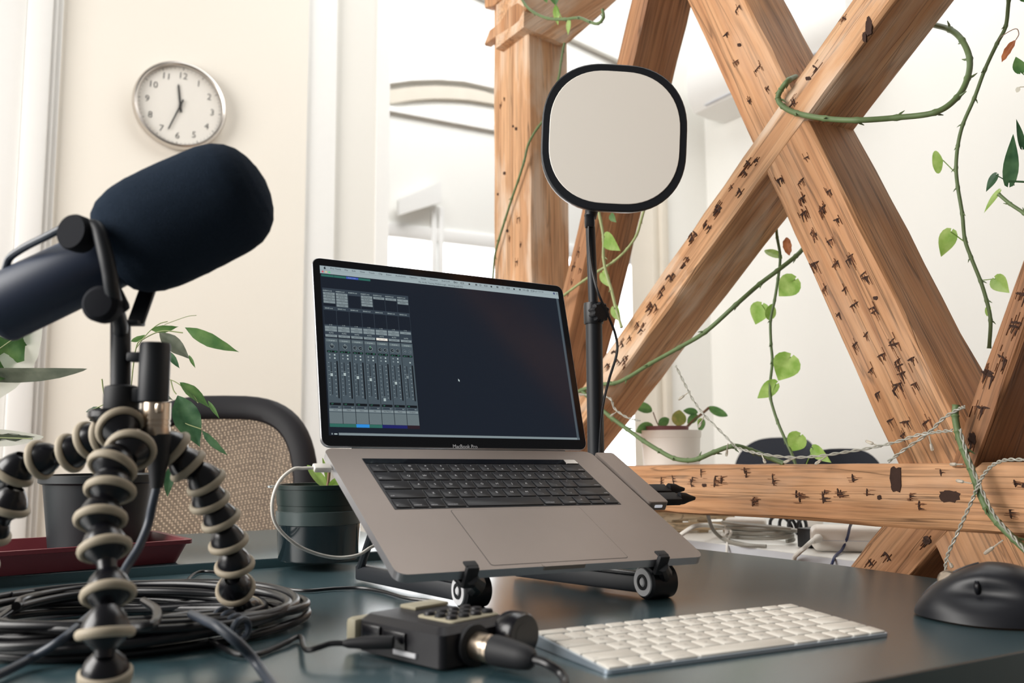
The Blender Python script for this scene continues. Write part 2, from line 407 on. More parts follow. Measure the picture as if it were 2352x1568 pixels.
# ------------------------------------------------------------------ the setting
I4 = Matrix.Identity(4)
UVM = frame(U, V, Z, Vector((0, 0, 0)))
def ubox(bm, u0, u1, v0, v1, z0, z1, bev=0.0, mi=0):
    return box(bm, UVM @ T((u0 + u1) / 2, (v0 + v1) / 2, (z0 + z1) / 2), u1 - u0, v1 - v0, z1 - z0, bev, 2, mi)
def upx(x, v): return onv(x, 1000, v).dot(U)          # u coordinate of image column x on the plane v
b = NB(); ubox(b, -4, 6.2, -1.2, 7.2, -0.05, 0); struct('floor', b, 'floor', 'pale wooden board floor of the office', 'floor')
VB = 3.05
u690, u762, u862, u893 = [upx(x, VB) for x in (690, 762, 862, 893)]
uL = upx(78, VB)
b = NB(); ubox(b, uL - 0.004, u690, VB, VB + 0.15, 0, 4); struct('wall_back', b, 'wall_cream', 'cream plaster wall behind the desk carrying the clock', 'wall')
b = NB(); ubox(b, u690, u762, VB + 0.012, VB + 0.15, 0, 4); struct('trim_1', b, 'trim_white', 'white painted strip where the cream wall ends', 'trim')
b = NB(); ubox(b, u762, u862, VB + 0.03, VB + 0.18, 0, 4); struct('trim_2', b, 'wall_grey', 'pale grey pilaster beside the bright opening', 'trim')
b = NB(); ubox(b, u862, u893, VB + 0.02, VB + 0.3, 0, 4); struct('trim_3', b, 'trim_white', 'narrow white jamb at the bright opening', 'trim')
# door casing at the far left: mouldings of a white door
b = NB()
ubox(b, upx(-160, VB), upx(8, VB), VB - 0.02, VB + 0.15, 0, 4, 0.006)
ubox(b, upx(8, VB), upx(70, VB), VB - 0.045, VB + 0.15, 0, 4, 0.01)
ubox(b, upx(70, VB), upx(82, VB), VB - 0.03, VB + 0.15, 0, 4, 0.005)
ubox(b, upx(82, VB), upx(95, VB), VB - 0.015, VB + 0.15, 0, 4, 0.004)
struct('trim_4', b, 'trim_white', 'white moulded door casing at the left edge of the cream wall', 'trim')
b = NB(); ubox(b, -4.0, upx(-160, VB), VB, VB + 0.15, 0, 4); struct('wall_left', b, 'wall_white', 'white wall left of the door casing', 'wall')
# right-hand room corner, back wall piece with a door frame, right wall
c1640 = onv(1640, 1000, VB); uR = c1640.dot(U); u1543 = upx(1543, VB)
b = NB(); ubox(b, u1543, uR, VB, VB + 0.15, 0, 4); struct('wall_corner', b, 'wall_white', 'white wall between the door frame and the room corner', 'wall')
b = NB(); ubox(b, upx(1528, VB), u1543, VB - 0.015, VB + 0.17, 0, 2.42, 0.006); ubox(b, upx(1514, VB), upx(1528, VB), VB + 0.01, VB + 0.17, 0, 2.4, 0.004)
struct('door_1', b, 'arch_stone', 'pale door frame upright between the timbers', 'door')
b = NB(); ubox(b, uR, uR + 0.15, -1.0, VB + 0.15, 0, 4); struct('wall_right', b, 'wall_white', 'white wall behind the timber truss', 'wall')
b = NB(); ubox(b, uR - 0.016, uR - 0.001, 0.2, VB, 0, 0.12, 0.003); struct('baseboard_right', b, 'trim_white', 'white skirting board along the right wall', 'baseboard')
b = NB(); ubox(b, uL, u690, VB - 0.016, VB - 0.001, 0, 0.12, 0.003); struct('baseboard_back', b, 'trim_white', 'white skirting board along the cream wall', 'baseboard')
# far room through the opening
VF = 5.9
uf0, uf1 = upx(840, VF), 6.0
b = NB(); ubox(b, uf0 - 0.6, uf1, VF, VF + 0.12, 2.43, 5.2); ubox(b, uf0 - 0.6, uf0 + .05, VF, VF + .12, 0, 2.45)
struct('wall_far', b, 'wall_white', 'white far wall of the next room above its window', 'wall')
def fpt(x, y, off=0.0):
    p = onv(x, y, VF - off); return (p.dot(U), p.z)
FV = frame(U, Z, -V, V * VF)
arch = [(880, 212), (940, 203), (1000, 200), (1060, 204), (1100, 211), (1150, 226), (1220, 250)]
low = [(1220, 272), (1150, 246), (1100, 236), (1060, 231), (1000, 229), (940, 233), (880, 243)]
b = NB(); prism(b, [fpt(*p) for p in crv([Vector((x, y, 0)) for x, y in arch], 4) for p in [(p.x, p.y)]] + [fpt(p.x, p.y) for p in crv([Vector((x, y, 0)) for x, y in low], 4)], FV, -0.02, 0.03)
struct('trim_5', b, 'arch_stone', 'beige curved arch soffit in the next room', 'trim')
b = NB()
prism(b, [fpt(*p) for p in ((880, 160), (960, 150), (1060, 150), (1240, 178), (1240, 240), (1150, 212), (1060, 192), (1000, 188), (940, 190), (880, 198))], FV, -0.02, 0.05)
struct('trim_6', b, 'trim_white', 'white arch moulding over the beige soffit', 'trim')
b = NB(); prism(b, [fpt(*p) for p in ((880, 243), (1240, 310), (1240, 322), (880, 255))], FV, -0.02, 0.03); struct('trim_7', b, 'trim_white', 'thin sloping white moulding below the arch', 'trim')
b = NB()
ubox(b, uf0, uf1, VF - 0.02, VF + 0.05, 2.36, 2.46, 0.006)
for x0, x1 in ((986, 998), (1003, 1014), (1338, 1352)): ubox(b, upx(x0, VF), upx(x1, VF), VF - 0.03, VF + 0.05, 0.02, 2.62 if x0 < 1010 else 2.4, 0.004)
ubox(b, uf0, uf1, VF - 0.02, VF + 0.05, 0.0, 0.10, 0.006)
struct('window_1', b, 'trim_white', 'white window frame bars in the bright next room', 'window')
b = NB(); ubox(b, uf0 - .3, uf1 - .4, VF + .16, VF + .18, .05, 2.6); struct('window_2', b, 'skyglass', 'blazing white overcast daylight behind the next room window bars', 'window')
b = NB(); prism(b, [fpt(*p) for p in ((905, 465), (1000, 425), (1003, 470), (905, 500))], FV, 0.05, 0.09); struct('trim_8', b, 'trim_white', 'white top of an open casement in the next room', 'trim')
b = NB(); prism(b, [fpt(955, -70), fpt(1480, 175), fpt(1480, -200), fpt(955, -200)], FV, 0.0, 0.06); struct('ceiling', b, 'wall_white', 'pale sloping ceiling slab of the next room', 'ceiling')

# wall clock on the cream wall
cc = onv(411, 248, VB); R0 = 0.145
CF = frame(U, Z, -V, cc - V * 0.002) @ Matrix.Rotation(radians(-3), 4, 'Z')
ck = thing('wall_clock', 'round silver-rimmed wall clock with white dial on cream wall', 'clock', cc)
b = NB(); lathe(b, [(0.02, 0), (R0 - .012, 0.0), (R0 - .002, .004), (R0, .014), (R0, .030), (R0 - .004, .037), (R0 - .009, .039), (R0 - .013, .036), (R0 - .015, .024)], CF, 64, cap=False); obj('rim', b, 'silver', ck)
b = NB(); lathe(b, [(0, .020), (R0 - .014, .020)], CF, 64, cap=False); d_ = b
for i in range(60):
    a = 2 * pi * i / 60; l = .007 if i % 5 == 0 else .003
    box(d_, CF @ Matrix.Rotation(-a, 4, 'Z') @ T(0, R0 - .020, .0204), .0012 if i % 5 else .002, l, .0004, mi=1)
for h in range(1, 13):
    a = 2 * pi * h / 12; text(d_, str(h), .030, CF @ T(sin(a) * .101, cos(a) * .101, .0206), 1)
obj('dial', d_, ['clockface', 'clockink'], ck, None)
def hand(nm, ang, l, w, z):
    b = NB(); prism(b, [(-w, -.022), (w, -.022), (w * .8, l), (0, l + .006), (-w * .8, l)], CF @ Matrix.Rotation(-radians(ang), 4, 'Z'), z, z + .0012); obj(nm, b, 'clockink', ck)
hand('hour_hand', 350.0, .066, .0036, .0225); hand('minute_hand', 199, .088, .0028, .0245)
b = NB(); lathe(b, [(0, .0275), (.005, .0275), (.005, .021), (0, .021)], CF, 16); obj('hand_cap', b, 'clockink', ck)
b = NB(); lathe(b, [(0, .0335), (R0 - .0145, .0335), (R0 - .0145, .0325), (0, .0325)], CF, 48); obj('glass', b, mat('clock_glass', (255, 255, 255), 0.02, trans=1.0, alpha=0.12, var=0), ck)

# air conditioner on the right wall
z0 = at(1625, 252, 3.75).z; z1 = at(1625, 118, 3.75).z
ac = thing('air_conditioner', 'white wall air conditioner high in the corner behind the timbers', 'air conditioner', uv(uR, 2.5, z0))
b = NB(); prof = [(0, 0), (0, z1 - z0), (.12, z1 - z0), (.19, z1 - z0 - .02), (.215, z1 - z0 - .10), (.205, .06), (.17, .012), (.10, 0)]
AM = frame(-U, Z, -V, uv(uR - 0.001, 2.92, z0)); prism(b, prof, AM, 0, 0.84); obj('casing', b, 'trim_white', ac)
b = NB(); box(b, AM @ T(.165, .021, .44), .05, .006, .72, .002); obj('louvre', b, 'white_edge', ac)

# ------------------------------------------------------------------ tables
def slab(name, poly, ztop, th, mtop, medge, label, cat, legs, lm='black_matte', apron=0.0):
    t = thing(name, label, cat, uv(poly[0][0], poly[0][1], TZ + ztop - th))
    b = NB(); prism(b, poly, UVM, TZ + ztop - th, TZ + ztop, 1, 0, 0.0)
    bmesh.ops.recalc_face_normals(b, faces=b.faces[:])
    es = [e for e in b.edges if all(v.co.z > TZ + ztop - 1e-5 for v in e.verts)]
    bmesh.ops.bevel(b, geom=es, offset=0.0016, segments=2, affect='EDGES', profile=0.5)
    obj('tabletop', b, [mtop, medge], t)
    for (u, v) in legs:
        b = NB(); ubox(b, u - .025, u + .025, v - .025, v + .025, 0.0, TZ + ztop - th, .003); obj('leg', b, lm, t)
    return t
slab('desk', [(-1.1, .443), (1.002, .443), (1.008, .86), (.968, 1.258), (-1.1, 1.258)], 0.0, 0.03, 'table', 'table_edge',
     'glossy dark teal desk holding the laptop, microphone and keyboard', 'desk', [(-1.0, .54), (.92, .54), (.9, 1.17), (-1.0, 1.17)])
slab('desk', [(-1.3, 1.263), (.6, 1.263), (.6, 1.70), (-1.3, 1.70)], 0.012, 0.03, 'table', 'table_edge',
     'second dark desk behind the seam, holding the plant pots', 'desk', [(-1.2, 1.35), (.5, 1.35), (.5, 1.62), (-1.2, 1.62)])
WT = -0.012
slab('side_table', [(1.147, .62), (1.69, .62), (1.69, 2.75), (1.147, 2.75)], WT, 0.024, 'white_lam', 'white_edge',
     'white table behind the timber truss with chargers and cables', 'table', [(1.2, .7), (1.63, .7), (1.63, 2.65), (1.2, 2.65)], 'trim_white')

# ------------------------------------------------------------------ timber truss
UT, DT = 1.030, 0.108
def timber(name, label, A, B, u0=UT, t=DT, m='beam', marks=(), dots=(), nseg=26, seed=1, ms=1.0, floor=False, e0=0.0, e1=0.0):
    """A, B: the two long edges of the face towards the desk, as image points on the plane u = u0"""
    rnd = random.Random(seed)
    a0, a1, b0, b1 = [onu(x, y, u0) for x, y in (A[0], A[1], B[0], B[1])]
    da_, db_ = (a1 - a0).normalized(), (b1 - b0).normalized()      # the timber runs on past the picture edge
    a0 = a0 - da_ * e0; b0 = b0 - db_ * e0; a1 = a1 + da_ * e1; b1 = b1 + db_ * e1
    if floor:
        for p, q in ((a0, a1), (b0, b1)):
            q += (q - p) * ((0.0 - q.z) / (q.z - p.z))
    X = ((a1 + b1) - (a0 + b0)).normalized(); N = -U; Y = N.cross(X).normalized()
    mtx = frame(X, Y, N, (a0 + b0) / 2)
    bm = NB(); rings = []; ch = 0.004
    L = (a1 - a0).length
    off = [[0, 0] for _ in range(4)]
    for i in range(nseg + 1):
        s = i / nseg; pa, pb = a0.lerp(a1, s), b0.lerp(b1, s); y = (pb - pa).normalized(); c = []
        for k in range(4):
            for q in range(2): off[k][q] = 0.72 * off[k][q] + rnd.uniform(-1, 1) * 0.0011
        pts = [pa + y * off[0][0] + U * abs(off[0][1]), pb + y * off[1][0] + U * abs(off[1][1]), pb + y * off[2][0] + U * (t + off[2][1]), pa + y * off[3][0] + U * (t + off[3][1])]
        for k in range(4):
            p, pr, nx = pts[k], pts[k - 1], pts[(k + 1) % 4]
            c.append(p + (pr - p).normalized() * ch * rnd.uniform(.6, 1.5)); c.append(p + (nx - p).normalized() * ch * rnd.uniform(.6, 1.5))
        rings.append([bm.verts.new(p) for p in c])
    for p, q in zip(rings, rings[1:]):
        for k in range(8): bm.faces.new((p[k], p[(k + 1) % 8], q[(k + 1) % 8], q[k]))
    bm.faces.new(rings[0]); bm.faces.new(rings[-1][::-1])
    bmesh.ops.recalc_face_normals(bm, faces=bm.faces[:])
    ang0 = atan2(1, 0)
    # axe marks: short jagged splinters cut into the face
    def poly(outl, mi):
        vs = [bm.verts.new(q) for q in outl]; bk = [bm.verts.new(q + U * .003) for q in outl]
        try:
            bm.faces.new(vs).material_index = mi
            for j in range(len(vs)): bm.faces.new((vs[j], vs[(j + 1) % len(vs)], bk[(j + 1) % len(vs)], bk[j])).material_index = mi
        except ValueError: pass
    dwn = X if X.z < 0.02 else -X
    for (x, y) in marks:
        p = onu(x, y, u0 - 0.0004); sz = rnd.uniform(.8, 1.25) * ms; tl_ = rnd.uniform(-.30, .30)
        cut = (Y + X * tl_).normalized(); w = rnd.uniform(.0042, .0075) * sz; n = 8; hi = []; lo = []
        for q in range(n + 1):
            f = q / n * 2 - 1; e = (1 - f * f) ** .5
            hi.append(p + cut * (f * w) - dwn * (.0009 * sz * e * rnd.uniform(.3, 1.5)))
            lo.append(p + cut * (f * w) + dwn * (.0015 * sz * e * rnd.uniform(.3, 1.6) + .0001))
        poly(hi + lo[::-1], 1)
        for k in range(rnd.choice((2, 3, 3, 4))):          # torn fibres hanging from the cut
            f = rnd.uniform(-.85, .85); o = p + cut * (f * w); l = rnd.uniform(.004, .013) * sz; hw = rnd.uniform(.0006, .0017) * sz; d = (dwn + cut * rnd.uniform(-.16, .16)).normalized(); L1 = []; R1 = []
            for q in range(5):
                s = q / 4; L1.append(o + d * (l * s) + cut * (hw * (1 - s) * rnd.uniform(.4, 1.4) + .00008)); R1.append(o + d * (l * s) - cut * (hw * (1 - s) * rnd.uniform(.4, 1.4) + .00008))
            poly(L1 + R1[::-1], 1 if k == 0 or rnd.random() < .4 else 2)
        for k in range(rnd.choice((2, 3, 4))):             # hair-thin checks along the grain
            o = p + cut * rnd.uniform(-1.2, 1.2) * w + dwn * rnd.uniform(-.010, .004) * sz; l = rnd.uniform(.006, .016) * sz
            poly([o + cut * .0003, o + dwn * l * .5 + cut * .00022, o + dwn * l, o + dwn * l * .5 - cut * .00022, o - cut * .0003], 2)
    for (x, y, rx, ry) in dots:
        p = onu(x, y, u0 - 0.0004); vs = []
        n = 20
        for k in range(n):
            a = 2 * pi * k / n; q = (abs(cos(a)) ** .6 * math.copysign(1, cos(a)) * rx, abs(sin(a)) ** .6 * math.copysign(1, sin(a)) * ry)
            vs.append(onu(x + q[0] * rnd.uniform(.74, 1.12), y + q[1] * rnd.uniform(.74, 1.12), u0 - 0.0004))
        v1 = [bm.verts.new(q) for q in vs]; v2 = [bm.verts.new(q + U * .003) for q in vs]
        bm.faces.new(v1).material_index = 1
        for j in range(n): bm.faces.new((v1[j], v1[(j + 1) % n], v2[(j + 1) % n], v2[j])).material_index = 1
    o = obj(name, bm, [m, 'gouge', 'gouge_mid'], None, 40, mtx, recalc=False)
    return tag(o, label, 'beam', 'timbers of the truss')
def zz(ox, oy, k, L): return [(ox + x * k, oy + y * k) for x, y in L]
post = timber('timber_post', 'upright oak post with bracket top left of the round lamp', [(1133, -90), (1133, 1300)], [(1210, -90), (1225, 1300)], m='beam_pale', floor=True, seed=3, e0=.6,
              marks=[(1158, 225), (1150, 240), (1190, 500), (1195, 560), (1185, 600), (1170, 545)], dots=[(1185, 295, 3, 4), (1158, 398, 3, 4), (1143, 446, 2, 3), (1165, 530, 3, 4), (1178, 290, 2, 3)], ms=.9)
timber('timber_brace', 'steep oak brace running behind the round lamp', [(1476, -120), (1190, 1090)], [(1511, -120), (1233, 1090)], u0=UT + .006, m='beam_dark', seed=4, e0=.7, marks=zz(1250, 450, .4464, [(175, 285), (150, 360), (140, 440), (185, 375), (120, 500)]), ms=.8)
timber('timber_brace', 'rising oak diagonal crossing over at the X joint', [(2058, -150), (1215, 1062)], [(2157, -150), (1268, 1072)], u0=UT - .001, m='beam_pale', seed=5, e0=.8, nseg=34,
       marks=zz(1600, 0, .3197, [(1060, 130), (850, 480), (700, 725), (690, 740), (430, 1150), (370, 1170), (345, 1240), (250, 1340), (310, 1370), (160, 1480), (150, 1510)]) +
       zz(1250, 450, .4464, [(895, 60), (760, 210), (775, 190), (850, 160), (830, 140), (720, 350), (735, 320), (650, 420), (665, 400), (600, 500), (615, 470), (540, 580), (550, 560), (480, 660), (440, 730), (575, 570), (500, 690), (510, 660), (400, 760), (380, 850), (420, 830), (330, 870), (360, 800), (410, 850)]),
       dots=[(1856, 180, 6, 5), (1995, 60, 7, 22), (1985, 85, 5, 12)])
timber('timber_brace', 'falling oak diagonal covered in axe marks, tenoned low right', [(1510, -150), (2300, 1600)], [(1637, -150), (2520, 1600)], u0=UT, m='beam', seed=6, e0=.7, nseg=34,
       marks=zz(1600, 450, .41455, [(580, 10), (590, 95), (690, 75), (700, 60), (770, 130), (635, 200), (650, 215), (735, 245), (640, 385), (650, 370), (765, 375), (850, 330), (840, 350), (930, 450), (920, 430), (705, 510), (815, 515), (870, 600), (780, 655), (980, 640), (970, 620), (935, 765), (875, 820), (1080, 800), (1090, 820), (1020, 880), (960, 965), (1110, 910), (1120, 940), (1185, 900), (1130, 980), (1100, 1060), (1110, 1040), (1000, 1090), (1200, 1040), (1070, 1240), (1150, 1250), (1270, 1250), (1140, 1320)]) +
       zz(1600, 0, .3197, [(590, 1285), (745, 1300), (785, 1130), (755, 1420), (945, 1370), (765, 1525), (890, 1500), (290, 60), (205, 245), (280, 440), (435, 490), (505, 630), (375, 720)]), dots=[(2010, 684, 5, 5), (1697, 103, 4, 4)])
timber('timber_rail', 'horizontal oak rail with a dark square peg behind the mouse', [(1300, 1071), (2560, 1063)], [(1300, 1160), (2560, 1247)], u0=UT - .006, t=.112, m='beam', seed=7, e1=1.0, nseg=36,
       marks=zz(1200, 1000, .38265, [(830, 275), (900, 260), (905, 285), (1015, 265), (1010, 285), (1070, 225), (1155, 260), (1150, 280), (1190, 265), (1340, 230), (1330, 210), (1505, 280), (1500, 260), (1660, 370), (1640, 350), (1810, 340), (1800, 370), (1905, 350), (1890, 340), (1980, 255), (2065, 340), (1390, 390), (1380, 400)]) + [(2160, 1085), (2090, 1140), (2110, 1160), (2330, 1110), (2320, 1180)],
       dots=[(2180, 1139, 24, 15), (2058, 1098, 14, 30), (1617, 1114, 5, 4), (2019, 1142, 5, 5), (2352, 1115, 6, 5)])
timber('timber_brace', 'blurred oak brace rising at the right picture edge above the peg', [(2487, 170), (2180, 1072)], [(2563, 170), (2243, 1072)], u0=UT - .010, t=.115, m='beam_dark', seed=8, e0=1.0,
       marks=zz(1600, 450, .41455, [(1800, 540), (1760, 720), (1770, 700), (1690, 890), (1610, 985), (1620, 970), (1580, 1170), (1520, 1360)]), dots=[(2232, 1008, 9, 14)], ms=1.2)
timber('timber_brace', 'short oak brace below the rail running down behind the desk edge', [(2045, 1180), (1520, 1850)], [(2215, 1180), (1640, 1850)], u0=UT - .002, m='beam_dark', seed=9,
       marks=[(2130, 1240), (2038, 1277), (2000, 1292)], dots=[(2128, 1240, 9, 9)])
# bracket strap and knee brace at the top of the post
PF = frame(V, Z, -U, U * (UT))
def ppt(x, y, u=UT): p = onu(x, y, u); return (p.dot(V), p.z)
b = NB(); prism(b, [ppt(*p) for p in ((1128, 108), (1140, 74), (1164, 56), (1186, 20), (1206, 8), (1224, 22), (1210, 54), (1196, 66), (1160, 86))], PF, 0.0, 0.020, bev=.004); obj('strap_block', b, 'beam', post)
b = NB(); prism(b, [ppt(*p) for p in ((1129, -110), (1216, -110), (1192, -14), (1150, 20), (1131, 24))], PF, 0.0, 0.022, bev=.004); obj('capital', b, 'beam', post)
vp = onu(1215, 134, UT).dot(V)
KF = frame(U, Z, -V, V * (vp - 0.012))
def kpt(x, y): p = onv(x, y, vp - 0.012); return (p.dot(U), p.z)
kn = crv([Vector((x, y, 0)) for x, y in ((1203, 62), (1240, 78), (1275, 92), (1300, 100), (1322, 84), (1368, 44), (1425, -8))], 4)
b = NB(); prism(b, [kpt(p.x, p.y) for p in kn] + [kpt(1500, -140), kpt(1205, -140)], KF, -0.13, 0.0)
mk = frame((U + Z * .9).normalized(), (Z - U * .9).normalized(), -V, uv(0, 0, 0) + V * vp)
tag(obj('knee_brace', b, M['beam_pale'], None, 40, frame((U + Z * .8).normalized(), (Z - U * .8).normalized(), -V, onv(1250, 20, vp))), 'worn knee brace springing from the top of the oak post', 'beam')
# ------------------------------------------------------------------ laptop
LA = Matrix(((0.868195, -0.434611, 0.239480), (0.495922, 0.776745, -0.388237), (-0.017283, 0.455829, 0.889900)))
LO = Vector((-0.100786, 0.818991, 0.049402 + TZ))
ML = Matrix.Translation(LO) @ LA.to_4x4()          # x right, y back, z out of the deck; metres
LW, LD = 0.3493, 0.2407
TH = 0.831846
HG = Vector((0, 0.245047, -0.002183)); UU = Vector((0, cos(TH), sin(TH))); NN = Vector((0, -sin(TH), cos(TH)))
def lp(x, y, z=0.0): return ML @ Vector((x, y, z))
lt = thing('laptop', 'open grey laptop with a dark mixing screen on the folding stand', 'laptop', lp(LW / 2, 0, 0))
b = NB()
prism(b, rrect(LW, LD, .011, 6, LW / 2, LD / 2), ML, -0.0085, 0.0, 1, 0)
prism(b, rrect(LW - .016, LD - .016, .011, 6, LW / 2, LD / 2), ML, -0.0125, -0.0085, 1)
# dark well of the keyboard, finger notch and trackpad outline
box(b, ML @ T((.0385 + .3105) / 2, .1635, .0001), .2755, .1075, .0006, mi=2)
obj('base', b, ['alu', 'alu_edge', 'key'], lt)
b = NB(); prism(b, rrect(.050, .006, .0028, 4, LW / 2 - .001, .0022), ML, -.004, .0004); obj('finger_notch', b, 'alu', lt)
b = NB(); prism(b, rrect(.1575, .1005, .003, 4, .1745, .0560), ML, -.001, .00012, 1); prism(b, rrect(.1565, .0995, .003, 4, .1745, .0560), ML, -.001, .0003, 0); obj('trackpad', b, ['alu', 'key'], lt)
for x, y in ((.02, .02), (LW - .02, .02), (.02, LD - .03), (LW - .02, LD - .03)):
    b = NB(); lathe(b, [(.009, -.0125), (.008, -.0148), (0, -.0148)], ML @ T(x, y, 0), 16); obj('foot', b, 'rubber', lt)
b = NB(); prism(b, rrect(.2745, .0105, .0008, 2, .1745, .2105), ML, 0, .0009); obj('touch_bar', b, 'bezel', lt)
b = NB(); prism(b, rrect(.0165, .0095, .001, 2, .3025, .2105), ML, 0, .0014); obj('fingerprint_button', b, 'silver', lt)
ROWS = [
 ('num', [('~\n`', 1), ('!\n1', 1), ('@\n2', 1), ('#\n3', 1), ('$\n4', 1), ('%\n5', 1), ('^\n6', 1), ('&\n7', 1), ('*\n8', 1), ('(\n9', 1), (')\n0', 1), ('_\n-', 1), ('+\n=', 1), ('delete', 1.5)]),
 ('q', [('tab', 1.5)] + [(c, 1) for c in 'QWERTYUIOP'] + [('{\n[', 1), ('}\n]', 1), ('|\n\\', 1)]),
 ('a', [('caps lock', 1.75)] + [(c, 1) for c in 'ASDFGHJKL'] + [(':\n;', 1), ('"\n\'', 1), ('return', 1.75)]),
 ('z', [('shift', 2.25)] + [(c, 1) for c in 'ZXCVBNM'] + [('<\n,', 1), ('>\n.', 1), ('?\n/', 1), ('shift', 2.25)]),
 ('s', [('fn', 1), ('control', 1), ('option', 1), ('command', 1.25), ('', 5), ('command', 1.25), ('option', 1), ('<', 1), ('UD', 1), ('>', 1)])]
def keycap(parent, mtx, x0, x1, y0, y1, h, txt, cap, ink, g=.0012, z0=0.0, sz=.0046, right=False):
    b = NB(); w, d = x1 - x0 - 2 * g, y1 - y0 - 2 * g; cx, cy = (x0 + x1) / 2, (y0 + y1) / 2
    prism(b, rrect(w, d, .0012, 2, cx, cy), mtx, z0, z0 + h, bev=.0003)
    zt = z0 + h + .00012
    if txt:
        tl = txt.split('\n')
        if len(tl) == 2:
            text(b, tl[0], sz * .8, mtx @ T(cx, cy + d * .22, zt), 1); text(b, tl[1], sz * .85, mtx @ T(cx, cy - d * .2, zt), 1)
        elif len(txt) == 1: text(b, txt, sz, mtx @ T(cx, cy, zt), 1)
        else: text(b, txt, sz * .62, mtx @ T(cx + (w / 2 - .0012) * (1 if right else -1), cy - d * .27, zt), 1, 'R' if right else 'L')
    return obj('key', b, [cap, ink], parent, 40)
UK = .2725 / 14.5
for r, (_, ks) in enumerate(ROWS):
    x = .0383; y1 = .2042 - r * .01872; y0 = y1 - .01872
    for i, (t_, w) in enumerate(ks):
        x1 = x + w * UK; rt = i > len(ks) / 2
        if t_ == 'UD':
            keycap(lt, ML, x, x1, y0, (y0 + y1) / 2, .0011, '', 'key', 'keyink', .0009, .0003); keycap(lt, ML, x, x1, (y0 + y1) / 2, y1, .0011, '', 'key', 'keyink', .0009, .0003)
        else: keycap(lt, ML, x, x1, y0, y1, .0011, t_, 'key', 'keyink', .0010, .0003, right=rt)
        x = x1
# hinge and lid
b = NB(); tube(b, [lp(.035, LD + .0035, -.0045), lp(LW - .035, LD + .0035, -.0045)], .0036, 14); obj('hinge', b, 'black', lt)
SO = HG + UU * (0.01472 + 0.2073) + Vector((.0088, 0, 0))
MS = ML @ frame(Vector((1, 0, 0)), UU, NN, SO)     # x right, y up, z out of the screen; origin at the top left pixel
LM = ML @ frame(Vector((1, 0, 0)), UU, NN, HG)
lh = 0.01472 + .2073 + .0095
b = NB()
pl = [p for p in rrect(LW, lh - .002, .010, 6, LW / 2, (lh + .002) / 2)]
prism(b, pl, LM, -.0048, -.0002, bev=.0004); lid = obj('lid', b, 'alu_edge', lt)
b = NB(); prism(b, rrect(LW - .0016, lh - .0036, .0093, 6, LW / 2, (lh + .002) / 2), LM, -.0004, .0002)
text(b, 'MacBook Pro', .0064, MS @ T(.3317 / 2 + .0005, -.2180, .00035), 1, 'C', .93)
obj('bezel', b, ['bezel', mat('bezel_print', (196, 196, 198), .6, emit=(196, 196, 198), estr=.25)], lid)
def em(n, c, s=1.0): return mat('screen_' + n, (8, 9, 12), 0.12, var=0, emit=c, estr=s)
UI = [em('dark', (20, 27, 38)), em('bar', (150, 164, 168)), em('strip', (68, 80, 88)), em('button', (122, 134, 138)), em('black', (12, 16, 22)), em('green', (44, 98, 88)), em('blue', (44, 132, 206)),
      em('indigo', (26, 30, 92)), em('text_dark', (34, 42, 50)), em('text_light', (176, 190, 190)), em('white', (232, 226, 216)), em('cell', (98, 110, 114)), em('red', (196, 82, 98)), em('amber', (200, 184, 140)), em('lime', (98, 196, 130)), em('teal_text', (70, 150, 120)), em('maroon', (40, 26, 34)), em('midstrip', (50, 60, 70)), em('navyline', (58, 84, 170))]
b = NB()
_z = [0.00030]
def rc(x0, y0, x1, y1, mi, lvl=1):
    z = .00030 + lvl * .00003; s = .001
    vs = [b.verts.new(MS @ Vector((x * s, -y * s, z))) for x, y in ((x0, y0), (x1, y0), (x1, y1), (x0, y1))]
    b.faces.new(vs[::-1]).material_index = mi
def tx(s, x, y, h, mi, align='L', wide=1.0): text(b, s, h * .001, MS @ T(x * .001, -y * .001, .00030 + .00022), mi, align, wide)
def ring(x, y, r, mi, w=.5, n=20):
    z = .00030 + .00018
    o = [b.verts.new(MS @ Vector(((x + r * cos(2 * pi * k / n)) * .001, -(y + r * sin(2 * pi * k / n)) * .001, z))) for k in range(n)]
    if w is None: b.faces.new(o).material_index = mi; return
    i_ = [b.verts.new(MS @ Vector(((x + (r - w) * cos(2 * pi * k / n)) * .001, -(y + (r - w) * sin(2 * pi * k / n)) * .001, z))) for k in range(n)]
    for k in range(n): b.faces.new((o[k], o[(k + 1) % n], i_[(k + 1) % n], i_[k])).material_index = mi
rc(0, 0, 331.7, 207.3, 0, 0)
rc(0, 0.6, 331.7, 10.6, 1, 1); rc(0, 5.7, 331.7, 5.95, 3, 2)
x = 13
for w_, s_ in (('Pro Tools', 3.3), ('File', 3.1), ('Edit', 3.1), ('View', 3.1), ('Track', 3.1), ('Clip', 3.1), ('Event', 3.1), ('AudioSuite', 3.1), ('Options', 3.1), ('Setup', 3.1), ('Window', 3.1), ('Avid Link', 3.1), ('Help', 3.1)):
    vs_, _f = glyphs(w_); wd = (max(v[0] for v in vs_) - min(v[0] for v in vs_)) * s_
    tx(w_, x, 3.2, s_, 8); x += wd + 5.2 - (0 if x > 20 else .6)
